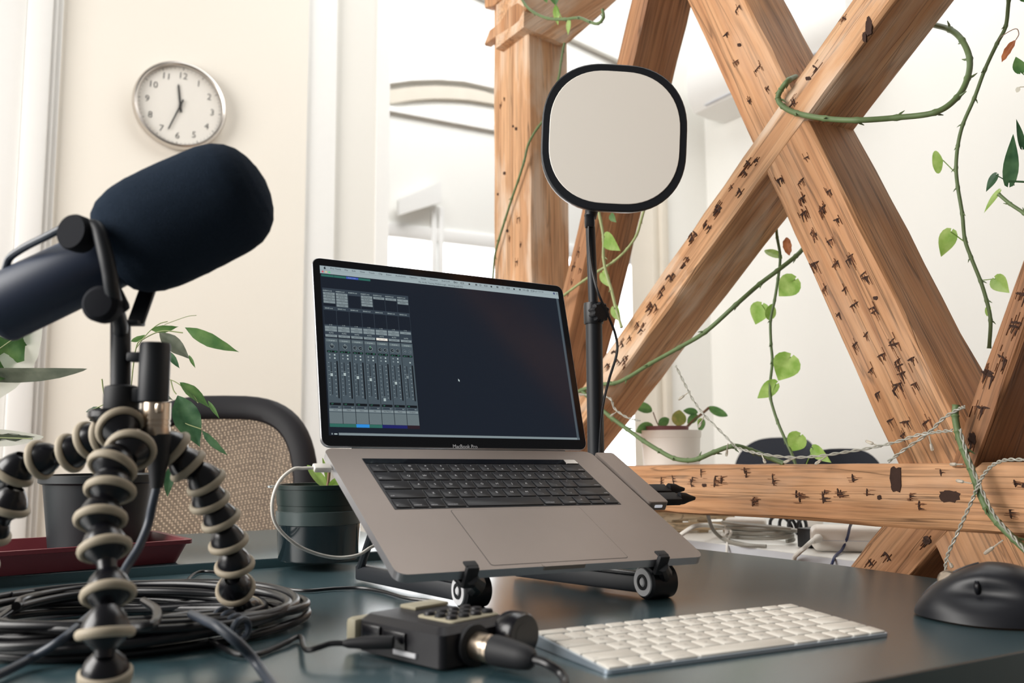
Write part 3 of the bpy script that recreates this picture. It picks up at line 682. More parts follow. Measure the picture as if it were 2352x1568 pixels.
# fruit logo of the menu bar: a bitten round with a leaf
ring(6.0, 3.5, 1.35, 8, None); ring(7.3, 3.1, .62, 1, None); ring(6.4, 1.75, .45, 8, None)
for i, c in enumerate((12, 13, 14)): ring(3.2 + i * 4.1, 8.3, 1.25, c, None)
tx('Mic Audio Testing Walkthrough - Working with EQ', 126, 8.3, 2.9, 8)
for i, x in enumerate((176, 187, 197, 207, 213, 221, 229, 238, 246, 254, 263, 272, 284, 291)):
    k = i % 4
    if k == 0: ring(x, 3.3, 1.3, 8, .4)
    elif k == 1: rc(x - 2.2, 2.2, x + 2.2, 4.3, 8, 3); rc(x - 1.7, 2.6, x + 1.7, 3.9, 1, 4)
    elif k == 2: ring(x, 3.6, 1.2, 8, None)
    else: rc(x - 1.2, 2.1, x - .2, 4.5, 8, 3); rc(x + .2, 2.1, x + 1.2, 4.5, 8, 3)
tx('54% (+)', 276, 3.3, 2.8, 8); rc(250, 1, 274, 1.2, 1, 2)
tx('Aug 8  12:27:38', 293, 3.3, 2.6, 8, 'L', .92); ring(325, 3.4, 1.5, 7, None); ring(325, 3.4, .7, 1, .3)
for k in range(3): rc(328.2, 2.2 + k * .95, 330.8, 2.6 + k * .95, 8, 3)
# coloured track headers under the title bar
rc(1.2, 11.6, 31.6, 14.4, 5); rc(31.8, 11.6, 47, 14.4, 18, 2); rc(47.2, 11.6, 62.2, 14.4, 5); rc(16.4, 11.6, 16.7, 14.4, 0, 3)
tx('Audio track', 34, 13, 2.0, 1)
PT = 15.48; X0 = 2.6
caps = (136.4, 135.2, 138.3, 140.0, 163.7, 142.7, 134.5)
ins = (['EQ3 7-Bnd', 'BF-76 Blk', 'CLA-76', 'L2'], ['EQ3 7-Bnd', 'BF-76 Blk', 'CLA-76', 'S1', 'D3 DeEs'], [], ['EQ3 7-Bnd', 'BF-76 Blk', 'CLA-76', 'L2'], ['EQ3 7-Bnd'], ['EQ3 7-Bnd'], ['L2', 'PhaseMtr'])
nm = ('Host', 'Mark', 'Intro', 'Ad', 'Ad Music', 'Music', 'Output')
for i in range(7):
    x0 = X0 + i * PT - .3; x1 = x0 + PT - 1.4; xm = (x0 + x1) / 2
    rc(x0 - .6, 29, x1 + .7, 88, 17, 1)
    rc(x0 - .4, 36, x1 + .4, 52, 0, 2); rc(x0 - .4, 57, x1 + .4, 75, 0, 2)
    tx('INSERTS A-E', x0, 32.6, 2.0, 9, 'L', 1.0)
    for k, s in enumerate(ins[i]):
        rc(x0, 34.4 + k * 3.55, x1, 37.5 + k * 3.55, 3, 3); tx(s, xm, 36.0 + k * 3.55, 2.0, 8, 'C')
    tx('SENDS A-E', x0 + 1.2, 54.8, 2.0, 9)
    tx('I / O', xm, 75.4, 1.9, 9, 'C')
    rc(x0, 77.0, x1, 80.0, 3, 3); tx('Input', xm, 78.5, 2.0, 8, 'C')
    if i < 6: rc(x0, 80.4, x1, 83.4, 3, 3); tx('Output', xm, 81.9, 2.0, 8, 'C')
    tx('AUTO', xm, 85.5, 2.0, 9, 'C'); rc(x0, 87.4, x1, 90.4, 10 if i == 4 else 3, 3); tx('auto read', xm, 88.9, 2.0, 8, 'C')
    # channel strip
    rc(x0 - .7, 91.6, x1 + .7, 193.6, 2, 1); rc(x0 + .5, 93.2, x1 - .5, 96.2, 11, 2); tx('no group', xm, 94.7, 1.9, 9, 'C')
    if i in (0, 1, 3): ring(xm, 101.8, 2.6, 8, None); ring(xm, 101.8, 2.6, 9, .35); rc(xm - .25, 98.4, xm + .25, 101.6, 14 if i == 3 else 9, 6)
    else:
        for dx in (-3.4, 3.4): ring(xm + dx, 102.2, 2.4, 8 if i < 6 else 2, None); ring(xm + dx, 102.2, 2.4, 9 if i < 6 else 3, .3); rc(xm + dx - .2, 102.0, xm + dx + 1.2, 102.4, 9, 6)
    rc(x0 + .8, 107.0, x1 - .8, 109.4, 4, 3); tx('pan  0', x0 + 2.0, 108.2, 1.9, 15); tx('100', x1 - 2, 108.2, 1.9, 15, 'R')
    for (dx, yy, mi) in ((3.8, 112.2, 3), (9.6, 112.2, 9), (3.8, 116.2, 3), (9.6, 116.2, 9)):
        if i < 6 or (dx > 5 and yy > 114): ring(x0 + dx, yy, .95, mi, None)
    rc(x0 + 4.4, 121, x0 + 5.1, 160, 4, 3); rc(x0 + 11.2, 119.5, x0 + 12.8, 164, 4, 3)
    for k in range(9):
        rc(x0 + 1.3, 121.5 + k * 4.8, x0 + 2.7, 122.3 + k * 4.8, 3, 3); rc(x0 + 8.6, 122.5 + k * 4.8, x0 + 10.2, 123.5 + k * 4.8, 3, 3)
    cy = caps[i]; rc(x0 + 3.4, cy - 1.6, x0 + 6.2, cy + 1.6, 9 if i < 6 else 3, 5); rc(x0 + 3.4, cy - 3.6, x0 + 6.2, cy - 3.2, 3, 5); rc(x0 + 3.4, cy - .15, x0 + 6.2, cy + .15, 8, 6)
    rc(x0 + .6, 169.4, x1 - .4, 172.4, 4, 3); tx(('-3.7', '-4.4', '-6.2', '-5.7', '-inf', '-11.6', '0.0')[i], x0 + 2, 170.9, 2.0, 15)
    rc(x0 + 2, 173.4, x1 - 2, 175.4, 17, 3); tx('dyn', x1 - 1.8, 174.4, 1.6, 9, 'R')
    rc(x0 - .2, 176.4, x1 + .2, 179.4, 3, 3); tx(nm[i], xm, 177.9, 2.5, 8, 'C')
    rc(x0 - .4, 180.4, x1 + .4, 193.6, 11, 3); rc(x1 + .7, 91.6, x1 + 1.2, 193.6, 4, 4)
    rc(x0 - .7, 193.8, x1 + .7, 197.6, (5, 5, 6, 5, 7, 7, 16)[i], 3)
rc(327.3, 10.8, 330.6, 206.8, 2, 2); rc(11.5, 204.2, 331.0, 206.9, 3, 2); rc(3.0, 204.6, 4.6, 206.4, 3, 2); rc(6.2, 205.0, 9.8, 206.2, 9, 2)
for v_ in ([(166.4, 133.0), (166.4, 136.4), (167.2, 135.7), (167.8, 137.0), (168.3, 136.7), (167.8, 135.5), (168.8, 135.4)],):
    b.faces.new([b.verts.new(MS @ Vector((x * .001, -y * .001, .0005))) for x, y in v_]).material_index = 9
obj('display', b, UI, lid, None, recalc=False)

# ------------------------------------------------------------------ hub plugged into the right side of the laptop
hb = thing('usb_hub', 'slim grey port hub fixed along the right side of the laptop', 'hub', lp(.365, .11, 0))
b = NB(); prism(b, rrect(.0285, .125, .004, 4, .3665, .1720), ML, -.0085, .0022, bev=.0008); obj('body', b, ['alu'], hb)
b = NB(); box(b, ML @ T(.3665, .1090, -.0032), .011, .0012, .0034, .0008); obj('port', b, 'port_glow', hb)
b = NB(); box(b, ML @ T(.3507, .172, -.004), .003, .05, .004); obj('connector', b, 'silver', hb)
b = NB()
for y, h in ((.126, .0095), (.148, .0075)):
    box(b, ML @ T(.3945, y, -.0035), .028, .0175, h, .002, 2)
    lathe(b, [(.0085, 0), (.0075, .01), (.0045, .018), (.0022, .026)], ML @ T(.4085, y, -.0035) @ Matrix.Rotation(pi / 2, 4, 'Y') , 14, sy=.6)
pg = obj('plug', b, 'rubber', hb)

# ------------------------------------------------------------------ folding stand under the laptop
wc = onz(1482, 1376, 0); st = thing('laptop_stand', 'black folding stand with round silver hubs under the laptop', 'laptop stand', wc)
ud = (ML.to_3x3() @ Vector((1, 0, 0))); ud.z = 0; ud.normalize(); vd = Z.cross(ud)
def arm(hub, tail, rad, wid, clipx):
    R = rad; c = Vector((hub.x, hub.y, TZ + R))
    b = NB(); hf = axis_frame(c, ud)
    lathe(b, [(0, -.002), (R * .86, -.002), (R, 0), (R, wid), (R * .86, wid + .002), (0, wid + .002)], hf, 36); roller = obj('roller', b, 'black', st)
    b = NB(); lathe(b, [(R * .34, -.0032), (R * .80, -.0036), (R * .82, -.002), (0, -.002)], hf, 36, cap=False); lathe(b, [(0, -.0050), (R * .18, -.0046), (R * .28, -.003), (R * .28, -.002)], hf, 24, cap=False)
    obj('hub_disc', b, 'hubsilver', roller)
    b = NB(); lathe(b, [(R * .46, -.0030), (R * .46, -.0044), (R * .30, -.0046), (R * .30, -.0030)], hf, 28, cap=False); obj('hub_ring', b, 'black', roller)
    t = Vector((tail.x, tail.y, TZ + .011)); s = c + ud * wid * .5; s.z = TZ + .013
    d = (t - s); Lh = d.length; dn = d.normalized(); sd = Z.cross(dn).normalized()
    b = NB(); box(b, frame(dn, sd, Z, (s + t) / 2), Lh, .014, .018, .003); obj('arm', b, 'black_matte', st)
    b = NB(); box(b, frame(dn, sd, Z, s.lerp(t, .35) + Z * .011 + sd * .004), Lh * .5, .004, .005, .001); obj('slide_rail', b, 'black_gloss', st)
    # clip that holds the front edge, and the strut along the underside
    e = lp(clipx, -.002, -.006)
    b = NB(); dd = (e - c)
    tube(b, [c + ud * wid * .5, c + ud * wid * .5 + dd * .5 - vd * .002, e + ud * 0 - vd * .004], [.010, .008, .006], 10); obj('clip_neck', b, 'black', st)
    b = NB(); box(b, ML @ T(clipx, -.0036, -.004), .013, .006, .022, .0018); box(b, ML @ T(clipx, .001, .0062), .013, .009, .0024, .001); obj('clip', b, 'rubber', st)
    b = NB(); p0 = lp(clipx, 0, -.016); p1 = lp(clipx + (-.02), .17, -.0185); ax = (p1 - p0)
    box(b, frame(ax.normalized(), ud, ax.normalized().cross(ud), (p0 + p1) / 2), ax.length, .010, .006, .002); obj('strut', b, 'black_matte', st)
    b = NB(); tube(b, [p1 - Z * .001, t + Z * .002], .005, 10); obj('leg', b, 'black_matte', st)
arm(wc, onz(1188, 1326, 0), .0178, .030, .2895)
arm(onz(1058, 1397, 0), onz(826, 1334, 0), .0172, .026, .0705)
b = NB(); p = onz(826, 1318, 0.012); q = lp(.06, .17, -.02); r_ = lp(.24, .17, -.02); tube(b, [q, r_], .004, 8); obj('cross_bar', b, 'black_matte', st)

# ------------------------------------------------------------------ white charging cable of the laptop
pt0 = lp(-.001, .2045, -.0045)
cb = thing('charging_cable', 'white charging cable looping from the left side of the laptop', 'cable', pt0)
b = NB(); box(b, ML @ T(-.0105, .2045, -.0045), .019, .011, .0065, .002); obj('plug', b, 'cord_white', cb)
d0 = pt0.y
pts = [lp(-.020, .2045, -.0045), lp(-.030, .2045, -.005), at(672, 1078, d0 - .02), at(640, 1108, d0 - .03), at(625, 1160, d0 - .03), at(638, 1210, d0 - .02), at(690, 1256, d0), at(760, 1279, d0 + .03), at(820, 1275, d0 + .05), at(866, 1252, d0 + .08), at(930, 1262, d0 + .12)]
pts.append(onz(1010, 1296, .002) )
b = NB(); tube(b, crv(pts, 8), .0018, 10); obj('cord', b, 'cord_white', cb)
# ------------------------------------------------------------------ round-cornered key light on a pole
LD_ = 1.262
pc = at(1411, 317, LD_)
kl = thing('key_light', 'square round-cornered key light panel on a black pole behind the laptop', 'lamp', onz(1372, 1140, 0))
yaw, tiltx = radians(3.5), radians(4.0)
nx = Vector((sin(yaw), -cos(yaw), 0)); px = Vector((cos(yaw), sin(yaw), 0))
nrm = (nx * cos(tiltx) - Z * sin(tiltx)).normalized(); pu = px.cross(nrm) * -1
if pu.z < 0: pu = -pu
PM = frame(px, pu, nrm, pc) @ Matrix.Rotation(radians(-2.5), 4, 'Z')
SZ = .2065; pp = 2.35
b = NB(); prism(b, rrect(SZ, SZ + .003, .088, 14, p=2.2), PM, -.004, .004, bev=.0015); 
rim = b; obj('rim', b, 'black_matte', kl)
b = NB(); prism(b, rrect(SZ - .021, SZ - .018, .080, 14, p=2.2), PM, -.002, .0050, bev=.0006); obj('diffuser', b, 'diffuser', kl)
b = NB(); prism(b, rrect(SZ - .002, SZ + .001, .087, 14, p=2.2), PM, -.004, -.017, bev=.004); obj('back_shell', b, 'alu_edge', kl)
D = 1.292
P0 = at(1367, 1040, D); foot = Vector((P0.x + .001, P0.y, TZ)); ptop = at(1355, 498, D); pmid = at(1364, 730, D)
b = NB(); tube(b, [foot, pmid], .0117, 24); obj('pole', b, 'black_matte', kl)
b = NB(); tube(b, [pmid, ptop, at(1354, 470, D)], .0068, 20); obj('upper_tube', b, 'black_matte', kl)
b = NB(); lathe(b, [(.0, 0), (.058, 0), (.060, .004), (.056, .010), (.014, .014), (0, .014)], T(foot.x, foot.y, TZ), 40); obj('base', b, 'black_matte', kl)
b = NB(); c0, c1 = at(1363.5, 744, D), at(1362.5, 694, D); lathe(b, [(0, 0), (.0132, 0), (.0138, .002), (.0138, .026), (.0132, .030), (0, .030)], axis_frame(c0, c1 - c0), 28); col_ = obj('collar', b, 'black', kl)
b = NB(); kc = at(1381, 717, D - .012); n = 40
prof = [((.0135 + .0009 * (1 if (k // 2) % 2 else -1)) * cos(2 * pi * k / n), (.0135 + .0009 * (1 if (k // 2) % 2 else -1)) * sin(2 * pi * k / n)) for k in range(n)]
prism(b, prof, axis_frame(kc + Vector((-.004, .004, 0)), Vector((.45, -.9, 0))), -.004, .010, bev=.002); obj('knob', b, 'rubber', col_)
b = NB(); box(b, axis_frame(at(1354, 508, D - .004), Vector((0, -1, 0))), .014, .020, .012, .003); tube(b, [at(1355, 500, D), pc - nrm * .016], .009, 14); obj('mount', b, 'black', kl)
b = NB(); tube(b, crv([at(1352, 520, D - .008), at(1353, 560, D - .010), at(1360, 620, D - .012), at(1374, 672, D - .018), at(1396, 722, D - .012), at(1414, 770, D - .008), at(1417, 810, D - .01), at(1400, 868, D - .014), at(1386, 925, D - .016), at(1380, 980, D - .014), at(1377, 1045, D - .014), at(1382, 1100, D - .02)], 8), .0018, 8); obj('power_cord', b, 'cord_black', kl)

# ------------------------------------------------------------------ studio microphone
MD = .735
ax3 = Vector((.887, 0.0, .461)).normalized(); mc = at(413, 503, MD); K = MD / FPX
MX = axis_frame(mc - Z * .001, ax3 + Vector((0, .12, .022)), (0, 1, 0))
mic = thing('studio_microphone', 'black broadcast microphone with big foam windscreen on the flexible tripod', 'microphone', at(277, 946, MD))
def sp(prof): return [(r * K, t * K) for t, r in prof]
fo = [(-182, 0), (-181, 48), (-176, 78), (-164, 99), (-142, 117), (-108, 130), (-64, 137), (0, 138), (60, 137), (110, 135), (145, 128), (172, 113), (192, 93), (206, 66), (215, 36), (219, 0)]
ff = []
for (t0, r0), (t1, r1) in zip(fo, fo[1:]):
    for k in range(3): ff.append((t0 + (t1 - t0) * k / 3, r0 + (r1 - r0) * k / 3))
ff.append(fo[-1])
b = NB(); lathe(b, sp(ff), MX, 96)
rnd = random.Random(2)
for v in b.verts:
    d = (v.co - mc); v.co += d.normalized() * rnd.uniform(-.00022, .00022)
obj('windscreen', b, 'foam', mic, 80)
b = NB(); lathe(b, sp([(-150, 0), (-150, 74), (-240, 77), (-438, 78), (-448, 75), (-455, 68), (-457, 0)]), Matrix.Translation((0, 0, -.0032)) @ MX, 48); body = obj('body', b, 'micbody', mic)
def off(t, perp, dep):           # along the axis, across it in the picture (down positive), towards the camera
    dn = Vector((.461, 0, -.887)); return mc + ax3 * (t * K) + dn * (perp * K) + Vector((0, -1, 0)) * (dep * K)
# yoke: band around the body, knob on the near side, lug below, far strap
yk = crv([at(196, 520, MD - .048), at(222, 524, MD - .054), at(236, 560, MD - .057), at(250, 618, MD - .056), at(260, 680, MD - .048), at(276, 740, MD - .016), at(277, 762, MD - .004)], 6)
b = NB(); tube(b, yk, .0056, 14); yoke = obj('yoke', b, 'black_matte', mic)
b = NB(); lathe(b, [(0, -.002), (38 * K, -.002), (40 * K, .002), (40 * K, .010), (37 * K, .0125), (0, .0125)], axis_frame(at(190, 541, MD - .047), Vector((-.30, -.95, .05))), 32); obj('knob', b, 'knob', yoke)
b = NB(); lathe(b, [(0, -.010), (30 * K, -.008), (40 * K, 0), (40 * K, .010), (30 * K, .014), (0, .015)], axis_frame(at(243, 702, MD - .040), Vector((0, -1, 0))) , 28); box(b, axis_frame(at(255, 690, MD - .036), Vector((0, -1, 0)), ax3), 70 * K, 60 * K, .014, .004); obj('lug', b, 'knob', yoke)
b = NB(); s0, s1 = at(343, 655, MD + .020), at(312, 742, MD + .004); ax = (s1 - s0); box(b, frame(ax.normalized(), Vector((0, 1, 0)).cross(ax.normalized()).normalized(), Vector((0, 1, 0)), (s0 + s1) / 2), ax.length, 38 * K, .005, .001)
box(b, frame(Vector((1, 0, 0)), Vector((0, 1, 0)), Z, at(296, 742, MD + .004)), 60 * K, .016, 10 * K, .001); obj('strap', b, 'black_matte', yoke)
b = NB(); tube(b, crv([at(8, 640, MD - .022), at(14, 612, MD - .026), at(24, 590, MD - .028), at(60, 566, MD - .034), at(110, 541, MD - .042), at(160, 516, MD - .048), at(192, 510, MD - .052)], 6), .0030, 10); obj('lead', b, 'cord_slate', mic)
b = NB(); a_ = at(277, 890, MD); tube(b, [at(277, 738, MD), a_], 22.5 * K, 24); obj('post', b, 'black_matte', mic)
b = NB(); lathe(b, [(0, 0), (38 * K, 0), (39 * K, 4 * K), (39 * K, 46 * K), (37 * K, 52 * K), (24 * K, 56 * K), (0, 56 * K)], T(*at(278, 940, MD)), 32); obj('collar', b, 'rubber', mic)
b = NB(); lathe(b, [(0, 0), (16 * K, 0)] + [((17 if i % 2 else 15) * K, i * 2 * K) for i in range(1, 8)] + [(0, 16 * K)], T(*at(283, 956, MD)), 24); obj('thread', b, 'brass', mic)
XD = MD - .006
b = NB(); lathe(b, [(0, 0), (33 * K, 0), (34 * K, 4 * K), (34 * K, 128 * K), (32 * K, 134 * K), (0, 136 * K)], T(*at(352, 922, XD)), 32); box(b, T(*at(312, 820, MD - .002)), 34 * K, .012, 22 * K, .002); box(b, T(*at(312, 908, MD - .002)), 40 * K, .012, 34 * K, .002); obj('outlet', b, 'black_matte', mic)
mcab = thing('microphone_cable', 'dark cable with silver plug hanging from the microphone outlet', 'cable', at(356, 1000, XD))
b = NB(); lathe(b, [(0, 0), (30 * K, 0), (31 * K, 3 * K), (31 * K, 20 * K), (29.5 * K, 21 * K), (29.5 * K, 24 * K), (31 * K, 25 * K), (31 * K, 31 * K), (29.5 * K, 32 * K), (29.5 * K, 35 * K), (31 * K, 36 * K), (31 * K, 74 * K), (0, 76 * K)], T(*at(357, 1000, XD)), 32); pl_ = obj('plug', b, 'nickel', mcab)
b = NB(); box(b, T(*(at(378, 938, XD) + Vector((-.001, -.008, 0)))), .006, .006, .008, .002); obj('latch', b, 'nickel', pl_)
b = NB(); lathe(b, [(0, 0), (14 * K, 0), (18 * K, 30 * K), (26 * K, 70 * K), (28 * K, 120 * K), (0, 121 * K)], T(*at(360, 1120, XD)), 28); obj('sleeve', b, 'rubber', mcab)
cp = [at(360, 1118, XD), at(350, 1160, XD), at(340, 1205, XD), at(318, 1258, XD - .01), at(292, 1300, XD - .02), at(272, 1340, XD - .03), at(255, 1375, XD - .02), onz(224, 1398, .030), onz(190, 1428, .027), onz(140, 1470, .020), onz(70, 1512, .008), onz(0, 1548, .005), onz(-120, 1600, .005)]
b = NB(); tube(b, crv(cp, 8), .0033, 12); obj('cord', b, 'cord_slate', mcab)

# ------------------------------------------------------------------ flexible ball-joint tripod
tp = thing('flexible_tripod', 'black ball-jointed tripod with taupe rings standing on the desk', 'tripod', onz(262, 1400, 0))
b = NB(); lathe(b, [(0, -.004), (.018, -.004), (.0215, 0), (.0215, .004), (.020, .006), (0, .006)], T(*at(268, 957, MD)), 36); lathe(b, [(0, -.026), (.012, -.024), (.015, -.014), (.012, -.004)], T(*at(272, 960, MD)), 24); obj('head_plate', b, 'black_gloss', tp)
def tleg(P, rads, foot_r=.017):
    P = [Vector(p) for p in P]; bl = NB(); rings = []
    for i, p in enumerate(P):
        nxt = P[min(i + 1, len(P) - 1)]; prv = P[max(i - 1, 0)]
        d = (nxt - prv).normalized(); R = rads[i]; f = axis_frame(p, -d)
        Lu = (p - prv).length / 2 if i else .012; Ld = (nxt - p).length / 2 if i < len(P) - 1 else 0
        if i < len(P) - 1:
            lathe(bl, [(.0060, -Ld - .001), (.0064, -R * .62), (R * .58, -R * .44), (R * .82, -R * .20), (R * .95, 0), (R * .93, R * .16), (R * .87, R * .40), (R * .74, R * .70), (R * .56, R * .95), (R * .44, R * 1.08), (.0062, Lu + .001)], f, 24, cap=True)
        else:
            lathe(bl, [(0, -R * .2), (R * .9, 0), (R * .86, R * .3), (R * .7, R * .6), (.0066, R * .9), (.0062, Lu + .001)], f, 24, cap=True)
        rings.append((f, R, i == len(P) - 1))
    lg = obj('leg', bl, 'black_gloss', tp, 40)
    for f, R, last in rings:
        b = NB()
        if last: lathe(b, [(0, -R * .95), (R * .5, -R * .92), (R * .85, -R * .6), (R * 1.0, -R * .1), (R * 1.0, R * .12), (R * .9, R * .2), (0, R * .2)], f, 32); obj('rubber_foot', b, 'grip', lg)
        else: torus(b, f, R * .96, R * .165, 32, 10, sq=1.25); obj('grip_ring', b, 'grip', lg)
hubp = at(272, 985, MD)
FRT = [(277, 984, .715), (300, 1034, .692), (258, 1072, .678), (253, 1126, .668), (231, 1192, .656), (241, 1260, .645), (249, 1364, .632), (242, 1454, .615)]
ft = onz(242, 1548, .014)
tleg([at(*p) for p in FRT] + [ft], [.0165, .0165, .0162, .0160, .0160, .0160, .0160, .0165, .0170])
RGTL = [(352, 1010, .735), (400, 1032, .745), (432, 1070, .752), (474, 1108, .760), (482, 1152, .768), (508, 1194, .776), (525, 1246, .785), (539, 1298, .795), (541, 1352, .806)]
tleg([at(*p) for p in RGTL] + [onz(570, 1406, .013)], [.0150] * 9 + [.0150])
LFT = [(244, 1002, .742), (206, 1012, .748), (162, 1040, .752), (92, 1056, .756), (30, 1086, .76), (18, 1164, .762), (-24, 1222, .766), (-52, 1290, .772), (-80, 1352, .78)]
tleg([at(*p) for p in LFT] + [onz(-112, 1420, .014)], [.0150] * 4 + [.0155] * 5 + [.016])

# ------------------------------------------------------------------ coiled cable and loose cords
co = thing('coiled_cable', 'thick bundle of coiled black cable lying under the tripod', 'cable', onz(290, 1450, 0))
rnd = random.Random(12); c0 = onz(285, 1448, 0)
for k in range(2):
    b = NB(); pts = []; n = 26 * 6
    ph = rnd.uniform(0, 6)
    for i in range(n):
        a = 2 * pi * i / 26 + ph; lay = i / 26
        rr = .112 + .022 * sin(lay * 2.3 + k * 2 + 1) + .010 * sin(a * 2 + lay * 1.7) + .008 * sin(3 * a + k)
        zz_ = .0042 + .0052 * (lay * .62 + k * .5) + .003 * sin(a * 2 + lay)
        sq = 1.0
        pts.append(Vector((c0.x + rr * 1.12 * cos(a), c0.y + rr * sq * sin(a) * .92, TZ + max(.004, zz_))))
    tube(b, crv(pts, 3), .0038, 12); obj('coil', b, 'cord_black', co)
b = NB(); tube(b, crv([onz(330, 1380, .032), onz(360, 1402, .036), onz(352, 1432, .035), onz(300, 1438, .033), onz(250, 1426, .031), onz(215, 1420, .030)], 6), .0034, 9); obj('crossing_loop', b, 'cord_black', co)
b = NB(); w0 = onz(486, 1428, .018)
for i in range(4):
    torus(b, axis_frame(onz(508 + i * 15, 1422 + i * 8, .016), Vector((.85, -.5, -.1))), .0085, .0026, 20, 8)
obj('wrap', b, 'cord_slate', co)
b = NB(); tube(b, crv([onz(440, 1410, .030), onz(470, 1424, .034), onz(500, 1438, .034), onz(540, 1470, .026), onz(575, 1505, .014), onz(605, 1545, .005), onz(640, 1600, .004), onz(660, 1700, .004)], 8), .0035, 12)
tag(obj('power_cable', b, 'cord_slate'), 'shiny slate cord running from the coil to the bottom edge', 'cable')
b = NB(); tube(b, crv([onz(402, 1392, .0035), onz(416, 1374, .0035), onz(424, 1345, .0035), onz(440, 1322, .0035), onz(462, 1312, .003), onz(500, 1315, .003), onz(540, 1330, .003), onz(582, 1341, .003), onz(640, 1350, .003), onz(700, 1356, .003), onz(770, 1351, .003), onz(830, 1350, .003), onz(880, 1358, .003), onz(930, 1372, .003), onz(990, 1380, .003)], 8), .0019, 8)
tag(obj('audio_cable', b, 'cord_black'), 'thin black cord crossing the desk behind the recorder', 'cable')

# ------------------------------------------------------------------ handheld audio recorder
e1 = Vector((-.72, .694, 0)).normalized(); e2 = Vector((.694, .72, 0)).normalized()
N0 = onz(1014, 1545, 0)
RM = frame(e2, e1, Z, N0)            # x along the plug end, y along the long side, z up (left-handed is fine for boxes)
rc_ = thing('audio_recorder', 'black handheld recorder lying on the desk before the laptop', 'recorder', N0)
RL, RW, RH = .099, .076, .030
b = NB(); prism(b, rrect(RW, RL, .006, 4, RW / 2, RL / 2), RM, .002, RH - .006, 0); prism(b, rrect(RW, RL, .006, 4, RW / 2, RL / 2), RM, RH - .006, RH, 0, bev=.005); obj('case', b, 'recorder', rc_)
b = NB(); prism(b, rrect(.050, .042, .004, 3, .045, .031), RM, RH - .001, RH + .0016, bev=.0008); pad = obj('button_pad', b, 'pad', rc_)
for i in range(4):
    for j in range(3):
        b = NB(); lathe(b, [(0, .0034), (.0038, .0032), (.0046, .002), (.0046, 0)], RM @ T(.0265 + i * .0125, .0185 + j * .0125, RH + .0012), 14, cap=False); obj('button', b, 'rubber' if (i + j) % 2 else 'recorder', pad)
b = NB(); box(b, RM @ T(.056, .084, RH + .0012), .036, .020, .003, .001); obj('display_hood', b, 'pad', rc_)
b = NB(); box(b, RM @ T(.012, RL + .0065, .015), .030, .013, .022, .004); obj('battery_clip', b, 'pad', rc_)
b = NB(); box(b, RM @ T(-.0008, .052, .016), .003, .026, .013, .001); box(b, RM @ T(-.0008, .080, .018), .003, .022, .011, .001); obj('side_panel', b, 'black_gloss', rc_)
b = NB(); box(b, RM @ T(-.0009, .040, .0075), .002, .026, .0035, .0005); obj('side_label', b, 'keyink', rc_)
b = NB(); lathe(b, [(0, 0), (.0165, 0), (.0172, .003), (.0172, .015), (.0155, .018), (0, .018)], axis_frame(RM @ Vector((RW - .006, .002, .0175)), -e1), 32); lathe(b, [(0, .0182), (.010, .0182), (.009, .014), (0, .014)], axis_frame(RM @ Vector((RW - .006, .002, .0175)), -e1), 24); obj('input_jack', b, 'black_gloss', rc_)
b = NB(); jf = axis_frame(RM @ Vector((.030, .001, .0150)), -e1); lathe(b, [(0, 0), (.0145, 0), (.0150, .003), (.0150, .005), (.012, .006), (0, .006)], jf, 32); obj('input_jack', b, 'rubber', rc_)
xc = thing('plug_cable', 'silver and black round plug pushed into the front of the recorder', 'cable plug', RM @ Vector((.030, -.03, .004)))
jd = (-e1 + e2 * .05 - Z * .04).normalized(); jf = axis_frame(RM @ Vector((.030, -.004, .0150)), jd)
b = NB(); lathe(b, [(0, 0), (.0098, 0), (.0100, .0005), (.0100, .013), (.0096, .0135), (.0096, .0145), (.0100, .015), (.0100, .019), (0, .019)], jf, 32); obj('plug', b, 'nickel', xc)
b = NB(); lathe(b, [(0, .018), (.0106, .018), (.0108, .020), (.0104, .030), (.0092, .044), (.0078, .052), (.0040, .056), (0, .056)], jf, 32); obj('sleeve', b, 'rubber', xc)
b = NB(); pe = jf @ Vector((0, 0, .054)); tube(b, crv([pe, pe + Vector((.010, -.010, -.001)), pe + Vector((.020, -.016, -.007)), pe + Vector((.018, -.030, -.012)), onz(1190, 1600, .004), onz(1120, 1680, .004)], 8), .0032, 10); obj('cord', b, 'cord_black', xc)
lc = thing('line_cable', 'black cable plugged into the left side of the recorder', 'cable', RM @ Vector((-.002, .03, .01)))
pa = RM @ Vector((-.002, .046, .0165)); pdir = (e1 * .83 - e2 * .56).normalized(); pdir = Vector((-1, .10, -.04)).normalized()
b = NB(); lathe(b, [(0, 0), (.0046, 0), (.0050, .002), (.0050, .022), (.0040, .028), (.0036, .034), (.0022, .038), (0, .038)], axis_frame(pa + Vector((-.003, -.006, 0)), pdir), 20); obj('plug', b, 'rubber', lc)
pq = pa + Vector((-.003, -.006, 0)) + pdir * .036
b = NB(); tube(b, crv([pq, pq + pdir * .012, pq + pdir * .030 - Z * .004, onz(690, 1462, .005), onz(660, 1474, .004), onz(630, 1488, .003), onz(590, 1502, .003), onz(540, 1500, .004), onz(480, 1470, .006)], 8), .0022, 10); obj('cord', b, 'cord_black', lc)

